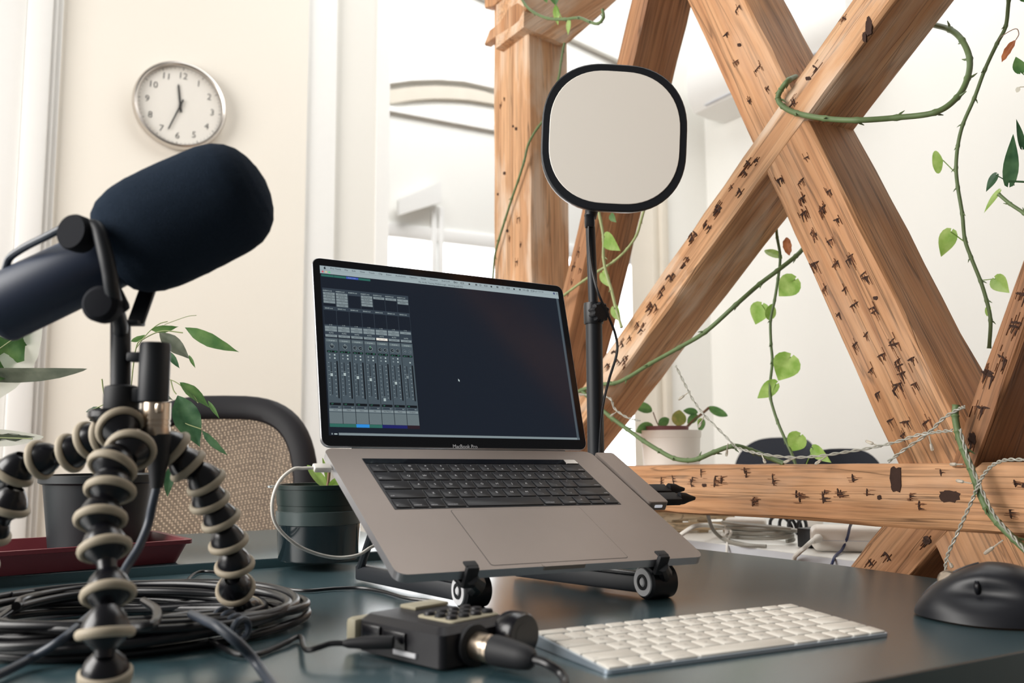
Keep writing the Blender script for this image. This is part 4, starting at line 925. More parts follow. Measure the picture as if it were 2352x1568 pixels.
# ------------------------------------------------------------------ white keyboard
KB = Matrix.Translation(Vector((.065591, .668416, TZ))) @ Matrix.Rotation(.467, 4, 'Z')
kb = thing('wireless_keyboard', 'white slim keyboard lying on the desk in front of the laptop', 'keyboard', KB.translation)
sl = math.atan2(.0065, .115)
KT = KB @ T(0, 0, .0032) @ Matrix.Rotation(sl, 4, 'X')
b = NB(); pr = [(0, .0006), (0, .0032), (.115, .0097), (.115, .0006)]
rr_ = rrect(.279, .1149, .005, 4, .1395, .0575); top = [KB @ Vector((x, y, .0032 + .0065 * y / .115)) for x, y in rr_]; bot = [KB @ Vector((x, y, .0004)) for x, y in rr_]
tv = [b.verts.new(p) for p in top]; bv = [b.verts.new(p) for p in bot]; b.faces.new(tv); b.faces.new(bv[::-1])
for i in range(len(tv)): b.faces.new((bv[i], bv[(i + 1) % len(tv)], tv[(i + 1) % len(tv)], tv[i]))
obj('case', b, 'alu_blue', kb)
UW = (.279 - .003) / 14.5
KR = [[('esc', 1.5)] + [('F%d' % i, 1) for i in range(1, 13)] + [('', 1)]] + [r for _, r in ROWS]
y = .1135
for r, ks in enumerate(KR):
    h_ = .0128 if r == 0 else .01965; x = .0015
    for i, (t_, w) in enumerate(ks):
        x1 = x + w * UW
        if t_ == 'UD':
            keycap(kb, KT, x, x1, y - h_, y - h_ / 2, .0016, '', 'whitekey', 'greyink', .0010); keycap(kb, KT, x, x1, y - h_ / 2, y, .0016, '', 'whitekey', 'greyink', .0010)
        else: keycap(kb, KT, x, x1, y - h_, y, .0016, t_, 'whitekey', 'greyink', .0011, right=i > len(ks) / 2)
        x = x1
    y -= h_ + (.0012 if r == 0 else 0)

# ------------------------------------------------------------------ mouse
mo = Vector((.436, .868, TZ)); mv = Vector((-.80, .60, 0)).normalized(); mu = Vector((mv.y, -mv.x, 0))
MM = frame(mu, mv, Z, mo)
ms_ = thing('mouse', 'large black sculpted mouse on the right of the desk', 'mouse', mo)
def mshape(s, a):
    """s: -1 back .. 1 nose, a: 0 left base .. pi right base"""
    L = .064; wl = .040 * (1 - abs(s) ** 3.0) ** .5; wr = .036 * (1 - abs(s) ** 3.2) ** .5
    h = .050 * max(0, 1 - abs(s + .10) ** 2.4 / (1.25 if s > 0 else .86)) ** .62 * (1 - .30 * max(0, s))
    ca, sa = cos(a), sin(a)
    x = -(wl if ca > 0 else wr) * math.copysign(abs(ca) ** .8, ca)
    z = h * max(sa, 0) ** .72
    if ca > 0.1:                               # thumb rest: flares at the base, hollow above it
        k = math.exp(-((s + .05) / .55) ** 2) * ca; x -= .012 * k * (1 - min(1, z / .022)); x += .009 * k * math.exp(-((z - .026) / .010) ** 2)
    return Vector((x, s * L, z + .002))
b = NB(); ns, na = 40, 40; g = []
for i in range(ns + 1):
    s = sin((i / ns - .5) * pi) * .995; g.append([b.verts.new(MM @ mshape(s, pi * j / na)) for j in range(na + 1)])
for i in range(ns):
    for j in range(na): b.faces.new((g[i][j], g[i][j + 1], g[i + 1][j + 1], g[i + 1][j]))
    b.faces.new((g[i][na], g[i][0], g[i + 1][0], g[i + 1][na]))
bmesh.ops.remove_doubles(b, verts=b.verts[:], dist=1e-6)
obj('shell', b, 'mouse', ms_, 70)
def mtop(s): return max((mshape(s, pi * j / 60) for j in range(61)), key=lambda p: p.z)
b = NB(); q = mtop(.52); lathe(b, [(0, -.0042), (.008, -.0042), (.0095, -.003), (.0095, .003), (.008, .0042), (0, .0042)], axis_frame(MM @ Vector((.002, q.y, q.z - .005)), mu), 28); obj('scroll_wheel', b, 'nickel', ms_)
b = NB(); tube(b, [MM @ (mtop(s) + Vector((.002, 0, .0002))) for s in [k * .05 for k in range(2, 19)]], .0012, 6); obj('button_gap', b, 'black_gloss', ms_)
b = NB(); p3 = mshape(.05, .52); lathe(b, [(0, -.0022), (.007, -.0022), (.0082, -.001), (.0082, .001), (.007, .0022), (0, .0022)], axis_frame(MM @ (p3 + Vector((.004, 0, 0))), mv), 20); obj('thumb_wheel', b, 'black_gloss', ms_)
# ------------------------------------------------------------------ pots and plants on the far desk
T2 = 0.012
def pot_prof(r0, r1, h, lip=.004, wall=.003):
    return [(0, 0), (r0, 0), (r1 - .001, h - .012), (r1 + lip * .2, h - .012), (r1 + lip, h - .010), (r1 + lip, h), (r1 - wall, h), (r1 - wall, h - .02), (0, h - .02)]
# red tray
tr_c = at(432, 1294, 1.225); tr_c.z = TZ + T2
ta = radians(37.5); tX = Vector((-cos(ta), -sin(ta), 0)); tY = Vector((-sin(ta), cos(ta), 0))
tray = thing('plant_tray', 'shallow dark red plastic tray under the black flowerpot', 'tray', tr_c)
b = NB(); TM = frame(tX, tY, Z, tr_c)
Lx, Ly, Hh = .46, .16, .030
outer0 = rrect(Lx - .02, Ly - .02, .008, 3, Lx / 2, Ly / 2); outer1 = rrect(Lx, Ly, .010, 3, Lx / 2, Ly / 2); lip = rrect(Lx + .012, Ly + .012, .012, 3, Lx / 2, Ly / 2); inn1 = rrect(Lx - .004, Ly - .004, .009, 3, Lx / 2, Ly / 2); inn0 = rrect(Lx - .026, Ly - .026, .007, 3, Lx / 2, Ly / 2)
lv = [(outer0, .0005), (outer1, Hh - .006), (lip, Hh - .005), (lip, Hh), (inn1, Hh), (inn0, .004)]
rg = [[b.verts.new(TM @ Vector((x, y, z))) for x, y in pl] for pl, z in lv]
for p, q in zip(rg, rg[1:]):
    for k in range(len(p)): b.faces.new((p[k], p[(k + 1) % len(p)], q[(k + 1) % len(p)], q[k]))
b.faces.new(rg[0][::-1]); b.faces.new(rg[-1]); obj('tray_shell', b, 'tray', tray)
# black flowerpot with a weeping fig
fp = at(222, 1270, 1.285); fp.z = TZ + T2 + .005
fig = thing('weeping_fig', 'leafy fig plant in a dark flowerpot behind the microphone stand', 'potted plant', fp)
b = NB(); lathe(b, pot_prof(.060, .072, .108, .005), T(*fp), 48); obj('pot', b, 'darkpot', fig)
b = NB(); lathe(b, [(.068, .086), (.05, .090), (0, .092)], T(*fp), 32, cap=False); obj('soil', b, 'soil', fig)
FD = 1.265
def A(x, y, d=FD): return at(x, y, d)
b = NB(); s_ = fp + Vector((.03, 0, .088))
tube(b, crv([s_, A(290, 1010), A(300, 900), A(312, 800), A(330, 778), A(372, 760), A(420, 764)], 6), .0009, 7)
tube(b, crv([A(312, 800), A(340, 764), A(365, 744), A(385, 738)], 5), .0007, 6); tube(b, crv([A(378, 745), A(405, 735), A(432, 726), A(451, 724)], 5), .0005, 5)
tube(b, crv([A(300, 900), A(350, 880), A(392, 872), A(440, 905), A(455, 925)], 6), .0007, 6); tube(b, crv([A(392, 872), A(398, 895), A(405, 905)], 4), .0009, 5); tube(b, crv([A(396, 945), A(412, 940), A(420, 968), A(462, 985)], 5), .0009, 5)
tube(b, crv([A(290, 1000), A(262, 950), A(240, 905), A(234, 870)], 5), .0010, 6); tube(b, crv([A(262, 950), A(246, 928), A(215, 940)], 5), .0008, 5)
tube(b, crv([A(296, 960), A(350, 1030), A(392, 1060), A(395, 1075)], 5), .0010, 5)
obj('stem', b, 'stem_pale', fig)
for (x0, y0, x1, y1, w, m_, tl, cu) in ((425, 752, 543, 812, 34, 'leaf_mid', .4, .12), (366, 764, 436, 822, 36, 'leaf_grey', -.2, .08), (346, 757, 408, 754, 20, 'leaf_mid', .5, .15), (386, 806, 411, 846, 16, 'leaf_dark', .3, .1), (434, 815, 448, 845, 8, 'leaf_mid', .2, .1),
      (413, 878, 482, 930, 28, 'leaf_mid', -.4, .15), (478, 920, 503, 961, 10, 'leaf_mid', .2, .1), (408, 908, 458, 1026, 60, 'leaf_dark', .1, .08), (464, 988, 518, 1050, 20, 'leaf_dark', .6, .15), (392, 1070, 382, 1142, 24, 'leaf_dark', .3, .1),
      (232, 938, 194, 944, 16, 'leaf_dark', .7, .1), (250, 964, 200, 960, 16, 'leaf_dark', .9, .15), (300, 784, 338, 770, 14, 'leaf_mid', .5, .1), (395, 998, 426, 1003, 7, 'leaf_lime', .3, .1), (352, 890, 396, 920, 14, 'leaf_grey', .4, .1)):
    leaf('leaf', A(x0, y0), A(x1, y1), PXM(w, FD), m_, fig, LANCE, .22, cu, tl, .5)
# variegated plant entering from the left edge
VP = thing('variegated_plant', 'cream-edged green rubber plant reaching in from the left edge', 'potted plant', at(-330, 1300, 1.36))
vpz = TZ + T2; vb = VP.location.copy(); vb.z = vpz; 
b = NB(); lathe(b, pot_prof(.05, .062, .10), T(*vb), 36); obj('pot', b, 'darkpot', VP)
b = NB(); st_ = [vb + Z * .08, at(-250, 1080, 1.36), at(-190, 960, 1.35), at(-170, 840, 1.34)]; tube(b, crv(st_, 6), .004, 8); obj('stem', b, 'twig', VP)
VD = 1.34
def vleaf(x0, y0, x1, y1, w, tilt, green, g0, gw, curl=.10, peti=None):
    o = leaf('leaf', at(x0, y0, VD), at(x1, y1, VD), PXM(w, VD), 'leaf_cream', VP, OVAL, .10, curl, tilt, 0, peti)
    if green:
        b0, t0 = at(x0, y0, VD), at(x1, y1, VD); dv = (CAM - b0).normalized() * .0016
        leaf('green_centre', b0 + dv, b0.lerp(t0, g0) + dv, PXM(w * gw, VD), green, o, [(0, .05), (.1, .5), (.22, .72), (.3, .66), (.42, 1.0), (.5, .86), (.6, .98), (.68, .7), (.78, .8), (.86, .42), (.92, .5), (1, 0)], .10, curl, tilt, 1.2)
        b_ = NB(); tube(b_, [b0 + dv * 2, b0.lerp(t0, .5) + dv * 2 , b0.lerp(t0, .9) + dv * 2], .0009, 5); obj('midrib', b_, 'stem_pale', o)
vleaf(-150, 905, 92, 735, 185, .05, 'leaf_mid', .90, .72, .02, [at(-190, 940, 1.35)])
leaf('leaf', at(-120, 848, VD), at(181, 884, VD), PXM(54, VD), 'leaf_grey', VP, OVAL, .25, .16, .95, 0, [at(-180, 880, 1.345)])
vleaf(-140, 1000, 98, 1008, 62, .85, 'leaf_grey', .92, .5, .03, [at(-200, 985, 1.35)])
# green pot in a smoky outer pot, with a young orchid
op = at(731, 1284, 1.262); op.z = TZ + T2
orc = thing('orchid_pot', 'dark green pot with bright young leaves left of the laptop', 'potted plant', op)
R_ = .0555
b = NB(); lathe(b, [(0, 0), (R_ * .93, 0), (R_ * .95, .002), (R_ * 1.0, .046), (R_ * 1.01, .047)], T(*op), 48, cap=False); obj('outer_pot', b, 'smoke', orc)
b = NB(); lathe(b, [(R_ * 1.005, .047), (R_ * 1.025, .0475), (R_ * 1.03, .064), (R_ * .98, .065)], T(*op), 48, cap=False); obj('band', b, 'smokeband', orc)
b = NB(); lathe(b, [(R_ * .98, .062), (R_ * .99, .072), (R_ * 1.005, .0725), (R_ * 1.03, .093), (R_ * 1.055, .0935), (R_ * 1.06, .099), (R_ * .98, .099), (R_ * .96, .085), (0, .085)], T(*op), 48, cap=False); obj('inner_pot', b, 'greenpot', orc)
b = NB(); box(b, T(op.x - R_ * 1.08, op.y - .012, op.z + .0965), .012, .014, .003, .001); obj('clear_lug', b, 'clearplastic', orc)
OD = 1.262
b = NB(); tube(b, crv([at(752, 1120, OD), at(755, 1095, OD), at(756, 1072, OD), at(751, 1040, OD)], 5), .0022, 8); obj('stem', b, 'twig', orc)
for (x0, y0, x1, y1, w) in ((752, 1122, 706, 1066, 24), (754, 1120, 786, 1094, 20), (756, 1118, 742, 1050, 10)):
    leaf('leaf', at(x0, y0, OD), at(x1, y1, OD), PXM(w, OD), 'leaf_lime', orc, OVAL, .35, .08, .3)

# ------------------------------------------------------------------ white bucket plant on a wooden crate
WZ = TZ + WT
cr = thing('wooden_crate', 'pale slatted wooden crate on the white table under the oak rail', 'crate', uv(1.40, 1.62, WZ))
b = NB()
b0 = onz(1690, 1222, WT); b1 = onz(1505, 1226, WT); cx_ = (b1 - b0); cL = cx_.length; cx_.normalize(); cy_ = Vector((cx_.y, -cx_.x, 0));
if cy_.y < 0: cy_ = -cy_
CM = frame(cx_, cy_, Z, b0)
CH = .062
for y in (0.006, .22):
    for k, h in enumerate((.005, .026, .047)): box(b, CM @ T(cL / 2, y, h + .008), cL, .008, .016, .001)
for x in (.01, cL * .38, cL * .7, cL - .01):
    for y in (0.013, .212): box(b, CM @ T(x, y, CH / 2), .02, .010, CH, .001)
for x in [cL * k / 6 + .02 for k in range(6)]: box(b, CM @ T(x, .113, CH + .004), cL / 6.4, .23, .008, .001)
obj('slats', b, 'crate', cr)
BD = 1.93
bp_ = at(1543, 1100, BD); bp_.z = WZ + CH + .009
bk = thing('bucket_plant', 'white bucket holding a dusty red pot of waxy green leaves', 'potted plant', bp_)
ztop = at(1543, 988, BD).z; hB = ztop - bp_.z; rB = PXM(69, BD)
b = NB(); lathe(b, [(0, 0), (rB * .86, 0), (rB * .965, hB - .016), (rB * .985, hB - .015), (rB, hB - .010), (rB * 1.0, hB), (rB * .95, hB), (rB * .9, hB - .03), (0, hB - .03)], T(*bp_), 48); obj('bucket', b, 'whitepot', bk)
rp = at(1531, 985, BD); b = NB(); rR = PXM(49, BD); lathe(b, [(rR * .8, -.07), (rR * .94, -.008), (rR, -.007), (rR * 1.02, .006), (rR * .93, .006), (rR * .9, -.008), (0, -.008)], T(rp.x, bp_.y, rp.z), 40); obj('inner_pot', b, 'redpot', bk)
def Bp(x, y): return at(x, y, BD - .01)
b = NB(); tube(b, crv([Bp(1574, 984), Bp(1590, 968), Bp(1607, 954), Bp(1618, 945), Bp(1628, 936)], 5), .0028, 7); tube(b, crv([Bp(1516, 982), Bp(1508, 968), Bp(1500, 946)], 5), .0012, 6); obj('stem', b, 'twig', bk)
for (x0, y0, x1, y1, w, m_) in ((1498, 944, 1454, 926, 24, 'leaf_mid'), (1500, 976, 1461, 990, 26, 'leaf_mid'), (1512, 974, 1538, 962, 22, 'leaf_mid'), (1556, 978, 1562, 941, 34, 'leaf_yellow'), (1603, 947, 1570, 942, 17, 'leaf_mid'), (1602, 952, 1579, 972, 20, 'leaf_mid'), (1627, 934, 1672, 957, 20, 'leaf_mid'), (1616, 962, 1606, 990, 17, 'leaf_mid'), (1612, 960, 1602, 974, 10, 'leaf_lime'), (1470, 1066, 1444, 1062, 14, 'leaf_lime'), (1452, 1020, 1444, 1012, 6, 'leaf_mid')):
    if y0 < 1000: leaf('leaf', Bp(x0, y0), Bp(x1, y1), PXM(w, BD), m_, bk, OVAL, .25, .12, .25, 0)

# ------------------------------------------------------------------ vines on the truss
def vine(name, label, pts, r, leaves=(), m='stem', k=9, nodes=True, seed=1):
    """pts: (image x, image y, u-plane); leaves: (base x, y, tip x, y, width px, u, material, attach x, y, kind)"""
    P = [onu(x, y, u) for x, y, u in pts]
    t = thing(name, label, 'vine', P[-1] if P[-1].z < P[0].z else P[0], 'vines growing over the truss'); rnd = random.Random(seed)
    C_ = crv(P, k); b = NB(); n = len(C_)
    tube(b, C_, [r * (1.0 if i % (k * 1) else 1.22) if nodes else r for i in range(n)], 12)
    for i in range(k, n - 2, k):
        d = (C_[i + 1] - C_[i]).normalized(); s = d.cross(Vector((rnd.uniform(-1, 1), rnd.uniform(-1, 1), rnd.uniform(-1, 1)))).normalized()
        if nodes: tube(b, [C_[i], C_[i] + s * r * 1.6 + d * r, C_[i] + s * r * 2.6 + d * r * 2.2], [r * .55, r * .4, r * .12], 5)
    obj('vine_stem', b, m, t)
    for (x0, y0, x1, y1, w, u, lm, axx, ayy, kd, tl) in leaves:
        B, E = onu(x0, y0, u), onu(x1, y1, u); d = B.dot(Vector((0, 1, 0)))
        leaf('leaf', B, E, PXM(w, d), lm, t, kd, .16, .10, tl, 0, [onu(axx, ayy, u + .004)] if axx else None)
    return t
H, O, Lc = HEART, OVAL, LANCE
vine('climbing_vine', 'thick green vine looping around the X joint and curling right', [(1838, 172, 1.10), (1812, 184, 1.022), (1794, 206, 1.016), (1787, 226, 1.016), (1798, 244, 1.016), (1830, 260, 1.018), (1895, 272, 1.022), (1967, 276, 1.03), (2060, 270, 1.06), (2148, 258, 1.08), (2198, 224, 1.10), (2222, 180, 1.12), (2227, 135, 1.14), (2210, 93, 1.15), (2182, 68, 1.16), (2140, 56, 1.17)], .0040)
vine('hanging_vine', 'long thin vine hanging past the right side with three small leaves', [(2345, -700, 1.22), (2340, -420, 1.22), (2332, -180, 1.22), (2325, -60, 1.22), (2317, 0, 1.22), (2310, 60, 1.22), (2290, 100, 1.22), (2262, 160, 1.22), (2238, 225, 1.22), (2212, 285, 1.22), (2200, 335, 1.22), (2196, 385, 1.22), (2200, 430, 1.22), (2210, 490, 1.22), (2216, 548, 1.22), (2230, 590, 1.22), (2252, 645, 1.22), (2266, 690, 1.22), (2275, 735, 1.22), (2272, 800, 1.22)], .0026,
     [(2166, 368, 2140, 378, 56, 1.22, 'leaf_lime', 2194, 396, O, .3), (2184, 532, 2160, 590, 40, 1.22, 'leaf_lime', 2222, 560, H, .2), (2286, 640, 2316, 672, 40, 1.22, 'leaf_lime', 2250, 644, H, .3), (2272, 700, 2266, 726, 14, 1.22, 'leaf_lime', 2274, 720, O, .5)])
vine('pothos_vine', 'dark green pothos leaves crowding the right picture edge', [(2420, 560, 1.16), (2380, 520, 1.16), (2352, 490, 1.16), (2320, 468, 1.16), (2294, 446, 1.16)], .0024,
     [(2318, 416, 2330, 305, 34, 1.16, 'leaf_dark', 2400, 420, H, .2), (2288, 402, 2262, 440, 22, 1.16, 'leaf_dark', 2330, 425, H, .6), (2294, 440, 2256, 488, 16, 1.16, 'leaf_lime', 0, 0, H, .7), (2347, 336, 2338, 270, 18, 1.16, 'leaf_dark', 2380, 340, H, .6), (2344, 165, 2334, 128, 30, 1.16, 'leaf_mid', 2390, 200, H, .3), (2345, 3, 2362, -20, 40, 1.16, 'leaf_mid', 2390, -30, O, .3), (2342, 200, 2334, 212, 12, 1.16, 'leaf_pale', 2380, 198, O, .5)])
o = leaf('dried_leaf', onu(2333, 92, 1.18), onu(2296, 142, 1.18), PXM(20, 1.05), 'leaf_dry', None, OVAL, .5, .2, .4, 1.5); tag(o, 'curled brown dried leaf hanging by the long thin vine', 'leaf')
b = NB(); tube(b, crv([onu(2333, 92, 1.18), onu(2340, 78, 1.18), onu(2332, 66, 1.18), onu(2300, 84, 1.20), onu(2292, 96, 1.22)], 5), .0006, 5); tag(obj('dried_stalk', b, 'twig'), 'thin brown stalk carrying the curled dried leaf', 'stalk')
o = leaf('dried_leaf', onu(1806, 545, 1.15), onu(1812, 586, 1.15), PXM(24, 1.3), 'leaf_dry', None, OVAL, .3, .1, .3, 1.5); tag(o, 'orange dry leaf caught against the falling diagonal', 'leaf')
vine('hanging_vine', 'hanging vine with six lime heart leaves below the X joint', [(1783, 520, 1.15), (1785, 545, 1.15), (1792, 590, 1.15), (1787, 640, 1.15), (1779, 690, 1.15), (1770, 735, 1.15), (1771, 790, 1.15), (1774, 830, 1.15), (1769, 880, 1.15), (1770, 915, 1.15), (1785, 965, 1.15), (1804, 1010, 1.15), (1822, 1050, 1.15), (1832, 1085, 1.15)], .0024,
     [(1796, 592, 1754, 570, 22, 1.15, 'leaf_lime', 1793, 596, O, .5), (1826, 642, 1786, 682, 54, 1.15, 'leaf_lime', 1790, 654, H, .1), (1750, 700, 1734, 746, 46, 1.15, 'leaf_lime', 1772, 736, H, .2), (1766, 735, 1774, 698, 26, 1.15, 'leaf_lime', 0, 0, O, .3), (1816, 820, 1786, 876, 64, 1.15, 'leaf_lime', 1775, 830, H, .1), (1782, 882, 1735, 916, 36, 1.15, 'leaf_lime', 1772, 912, H, .2), (1838, 1000, 1812, 1038, 46, 1.15, 'leaf_lime', 1806, 1012, H, .1), (1868, 1030, 1906, 1062, 30, 1.15, 'leaf_lime', 1840, 1092, H, .4)])
vine('climbing_vine', 'straight green vine slanting across the rising oak diagonal', [(1850, 565, 1.15), (1828, 588, 1.13), (1785, 622, 1.10), (1745, 652, 1.08), (1690, 700, 1.04), (1620, 762, 1.022), (1560, 798, 1.018), (1492, 836, 1.016), (1440, 868, 1.014), (1410, 880, 1.014), (1370, 884, 1.016), (1320, 902, 1.02)], .0036)
vine('climbing_vine', 'knobbly low vine sagging in front of the white bucket', [(1335, 895, 1.02), (1365, 925, 1.018), (1400, 955, 1.016), (1440, 985, 1.016), (1478, 1012, 1.016), (1515, 1035, 1.016), (1548, 1052, 1.016), (1580, 1057, 1.016), (1605, 1053, 1.016), (1640, 1038, 1.018), (1685, 1024, 1.02), (1725, 1034, 1.04), (1765, 1050, 1.06), (1800, 1064, 1.07)], .0038)
vine('climbing_vine', 'slender vine arching down the left edge of the oak post', [(1262, 262, 1.018), (1236, 292, 1.018), (1214, 330, 1.018), (1204, 370, 1.018), (1190, 415, 1.018), (1176, 455, 1.018), (1160, 505, 1.018), (1146, 550, 1.018), (1136, 590, 1.018), (1132, 640, 1.018)], .0026)
vine('climbing_vine', 'short dark vine stem on the shaded side of the post', [(1297, 98, 1.10), (1293, 115, 1.10), (1289, 140, 1.10), (1283, 180, 1.10), (1270, 230, 1.08)], .0026)
vine('climbing_vine', 'pale vine hanging just right of the lamp pole', [(1372, 470, 1.0), (1378, 500, 1.0), (1386, 545, 1.0), (1386, 590, 1.0), (1392, 625, 1.0), (1404, 665, 1.0), (1414, 705, 1.0), (1428, 752, 1.0)], .0028,
     [(1390, 545, 1420, 575, 38, 1.0, 'leaf_lime', 0, 0, H, .5), (1384, 628, 1402, 660, 26, 1.0, 'leaf_lime', 0, 0, H, .5), (1410, 706, 1424, 740, 26, 1.0, 'leaf_lime', 0, 0, H, .6), (1403, 494, 1414, 510, 18, 1.0, 'leaf_mid', 0, 0, H, .5)], 'stem_pale')
vine('climbing_vine', 'pale vine crossing the steep brace towards the laptop corner', [(1480, 480, 1.02), (1472, 508, 1.02), (1462, 540, 1.02), (1440, 572, 1.016), (1410, 600, 1.014), (1375, 622, 1.014), (1340, 645, 1.014), (1298, 676, 1.014), (1270, 700, 1.014)], .0024, (), 'stem_pale')
vine('climbing_vine', 'leafy vine curling out at the top of the oak post', [(1190, -20, 1.002), (1206, 10, 1.0), (1226, 28, 1.0), (1258, 42, 1.0), (1296, 44, 1.0), (1330, 41, 1.0), (1356, 51, 1.0), (1374, 54, 1.0), (1386, 40, 1.0), (1384, 22, 1.0)], .0030,
     [(1276, 10, 1280, 56, 17, 1.0, 'leaf_lime', 1290, 42, Lc, .3), (1308, 40, 1303, 80, 13, 1.0, 'leaf_lime', 0, 0, Lc, .5), (1274, -14, 1276, 12, 26, 1.0, 'leaf_mid', 0, 0, H, .2), (1253, -6, 1256, 6, 12, 1.0, 'leaf_mid', 0, 0, H, .2)])
vine('climbing_vine', 'green vine running down across the rail beside the square peg', [(2196, 930, 1.0), (2194, 955, .998), (2200, 990, .998), (2212, 1030, .998), (2230, 1075, .998), (2246, 1120, .998), (2266, 1165, .998), (2292, 1200, .998), (2330, 1238, .998), (2375, 1280, .998)], .0040)

# ------------------------------------------------------------------ fairy-light string along the rail
fl = thing('string_lights', 'clear twisted fairy-light string draped along the oak rail', 'string lights', onu(1700, 1040, 1.01))
def twist(pts, r=.0010, amp=.0013, per=10):
    P = crv([onu(x, y, u) for x, y, u in pts], 12)
    for ph in (0, pi):
        b = NB(); Q = []
        for i, p in enumerate(P):
            d = (P[min(i + 1, len(P) - 1)] - P[max(i - 1, 0)]).normalized(); s = d.cross(U).normalized(); t = d.cross(s)
            a = i * 2 * pi / per + ph; Q.append(p + s * cos(a) * amp + t * sin(a) * amp)
        tube(b, Q, r, 6); obj('wire', b, 'fairy', fl)
twist([(1330, 905, 1.0), (1396, 912, 1.0), (1412, 938, 1.0), (1440, 958, 1.0), (1470, 966, 1.01)])
twist([(1552, 840, 1.01), (1572, 880, 1.01), (1590, 915, 1.01), (1615, 950, 1.01), (1650, 985, 1.01), (1688, 1024, 1.008)])
twist([(1688, 1026, 1.008), (1720, 1036, 1.008), (1760, 1044, 1.008), (1820, 1050, 1.008), (1880, 1047, 1.008), (1940, 1038, 1.006), (2000, 1028, 1.004), (2060, 1014, 1.002), (2110, 998, 1.0), (2150, 992, .998), (2188, 988, .996)])
twist([(2040, 1060, 1.0), (2080, 1030, 1.0), (2130, 996, .998), (2165, 962, .996), (2200, 940, .994), (2216, 934, .994)])
twist([(2400, 1052, .994), (2352, 1055, .994), (2310, 1056, .992), (2280, 1068, .990), (2258, 1092, .990), (2244, 1120, .990), (2232, 1150, .990), (2214, 1190, .990), (2196, 1230, .990), (2178, 1270, .990), (2172, 1300, .990), (2180, 1330, .985)])
twist([(2205, 985, .992), (2220, 1040, .990), (2240, 1090, .990), (2262, 1140, .990), (2286, 1185, .990), (2318, 1222, .990), (2352, 1262, .990), (2390, 1310, .990)])
for (x0, y0, x1, y1, u) in ((2024, 1026, 1988, 1012, 1.004), (2134, 1000, 2142, 1036, .995), (1750, 1045, 1758, 1064, 1.006), (1830, 1050, 1800, 1062, 1.006), (1900, 1046, 1872, 1066, 1.004), (2212, 1066, 2182, 1066, .990), (2232, 1110, 2196, 1103, .988), (2304, 1240, 2260, 1272, .985), (2176, 1282, 2188, 1304, .984), (1585, 898, 1558, 918, 1.01), (1418, 944, 1402, 956, .998), (1618, 955, 1604, 982, 1.01), (1672, 1018, 1668, 1048, 1.008)):
    p, q = onu(x0, y0, u), onu(x1, y1, u); d = (q - p).normalized(); L_ = (q - p).length
    b = NB(); tube(b, [p, p + d * L_ * .6], .0009, 6); lathe(b, [(.0012, L_ * .5), (.0020, L_ * .58), (.0022, L_ * .85), (.0016, L_ * .97), (0, L_)], axis_frame(p, d), 12); obj('bulb', b, 'bulb', fl)

# ------------------------------------------------------------------ chairs
def mesh_mat():
    m = bpy.data.materials.new('chair_mesh_fabric'); m.use_nodes = True; nt = m.node_tree; L = nt.links.new
    b = nt.nodes['Principled BSDF']; out = nt.nodes['Material Output']; b.inputs['Base Color'].default_value = S2L((58, 46, 42)); b.inputs['Roughness'].default_value = .8
    tc = _n(nt, 'ShaderNodeTexCoord'); vo = _n(nt, 'ShaderNodeTexVoronoi'); vo.inputs['Scale'].default_value = 190; vo.inputs['Randomness'].default_value = 0.15
    mp = _n(nt, 'ShaderNodeMapping'); mp.inputs['Rotation'].default_value = (.3, .2, .78); L(tc.outputs['Object'], mp.inputs[0]); L(mp.outputs[0], vo.inputs['Vector'])
    lt_ = _n(nt, 'ShaderNodeMath', operation='GREATER_THAN'); lt_.inputs[1].default_value = .36; L(vo.outputs['Distance'], lt_.inputs[0])
    ns = _n(nt, 'ShaderNodeTexNoise'); ns.inputs['Scale'].default_value = 9; L(tc.outputs['Object'], ns.inputs['Vector'])
    tp_ = _n(nt, 'ShaderNodeBsdfTransparent'); tp_.inputs[0].default_value = S2L((238, 222, 206)); ms = _n(nt, 'ShaderNodeMixShader')
    mu_ = _n(nt, 'ShaderNodeMath', operation='MULTIPLY'); mu_.inputs[1].default_value = .6; L(lt_.outputs[0], mu_.inputs[0])
    ad = _n(nt, 'ShaderNodeMath', operation='ADD'); L(mu_.outputs[0], ad.inputs[0]); m5 = _n(nt, 'ShaderNodeMath', operation='MULTIPLY'); m5.inputs[1].default_value = .26; L(ns.outputs['Fac'], m5.inputs[0]); L(m5.outputs[0], ad.inputs[1])
    L(ad.outputs[0], ms.inputs[0]); L(tp_.outputs[0], ms.inputs[1]); L(b.outputs[0], ms.inputs[2]); L(ms.outputs[0], out.inputs['Surface']); return m
M['meshfab'] = mesh_mat()
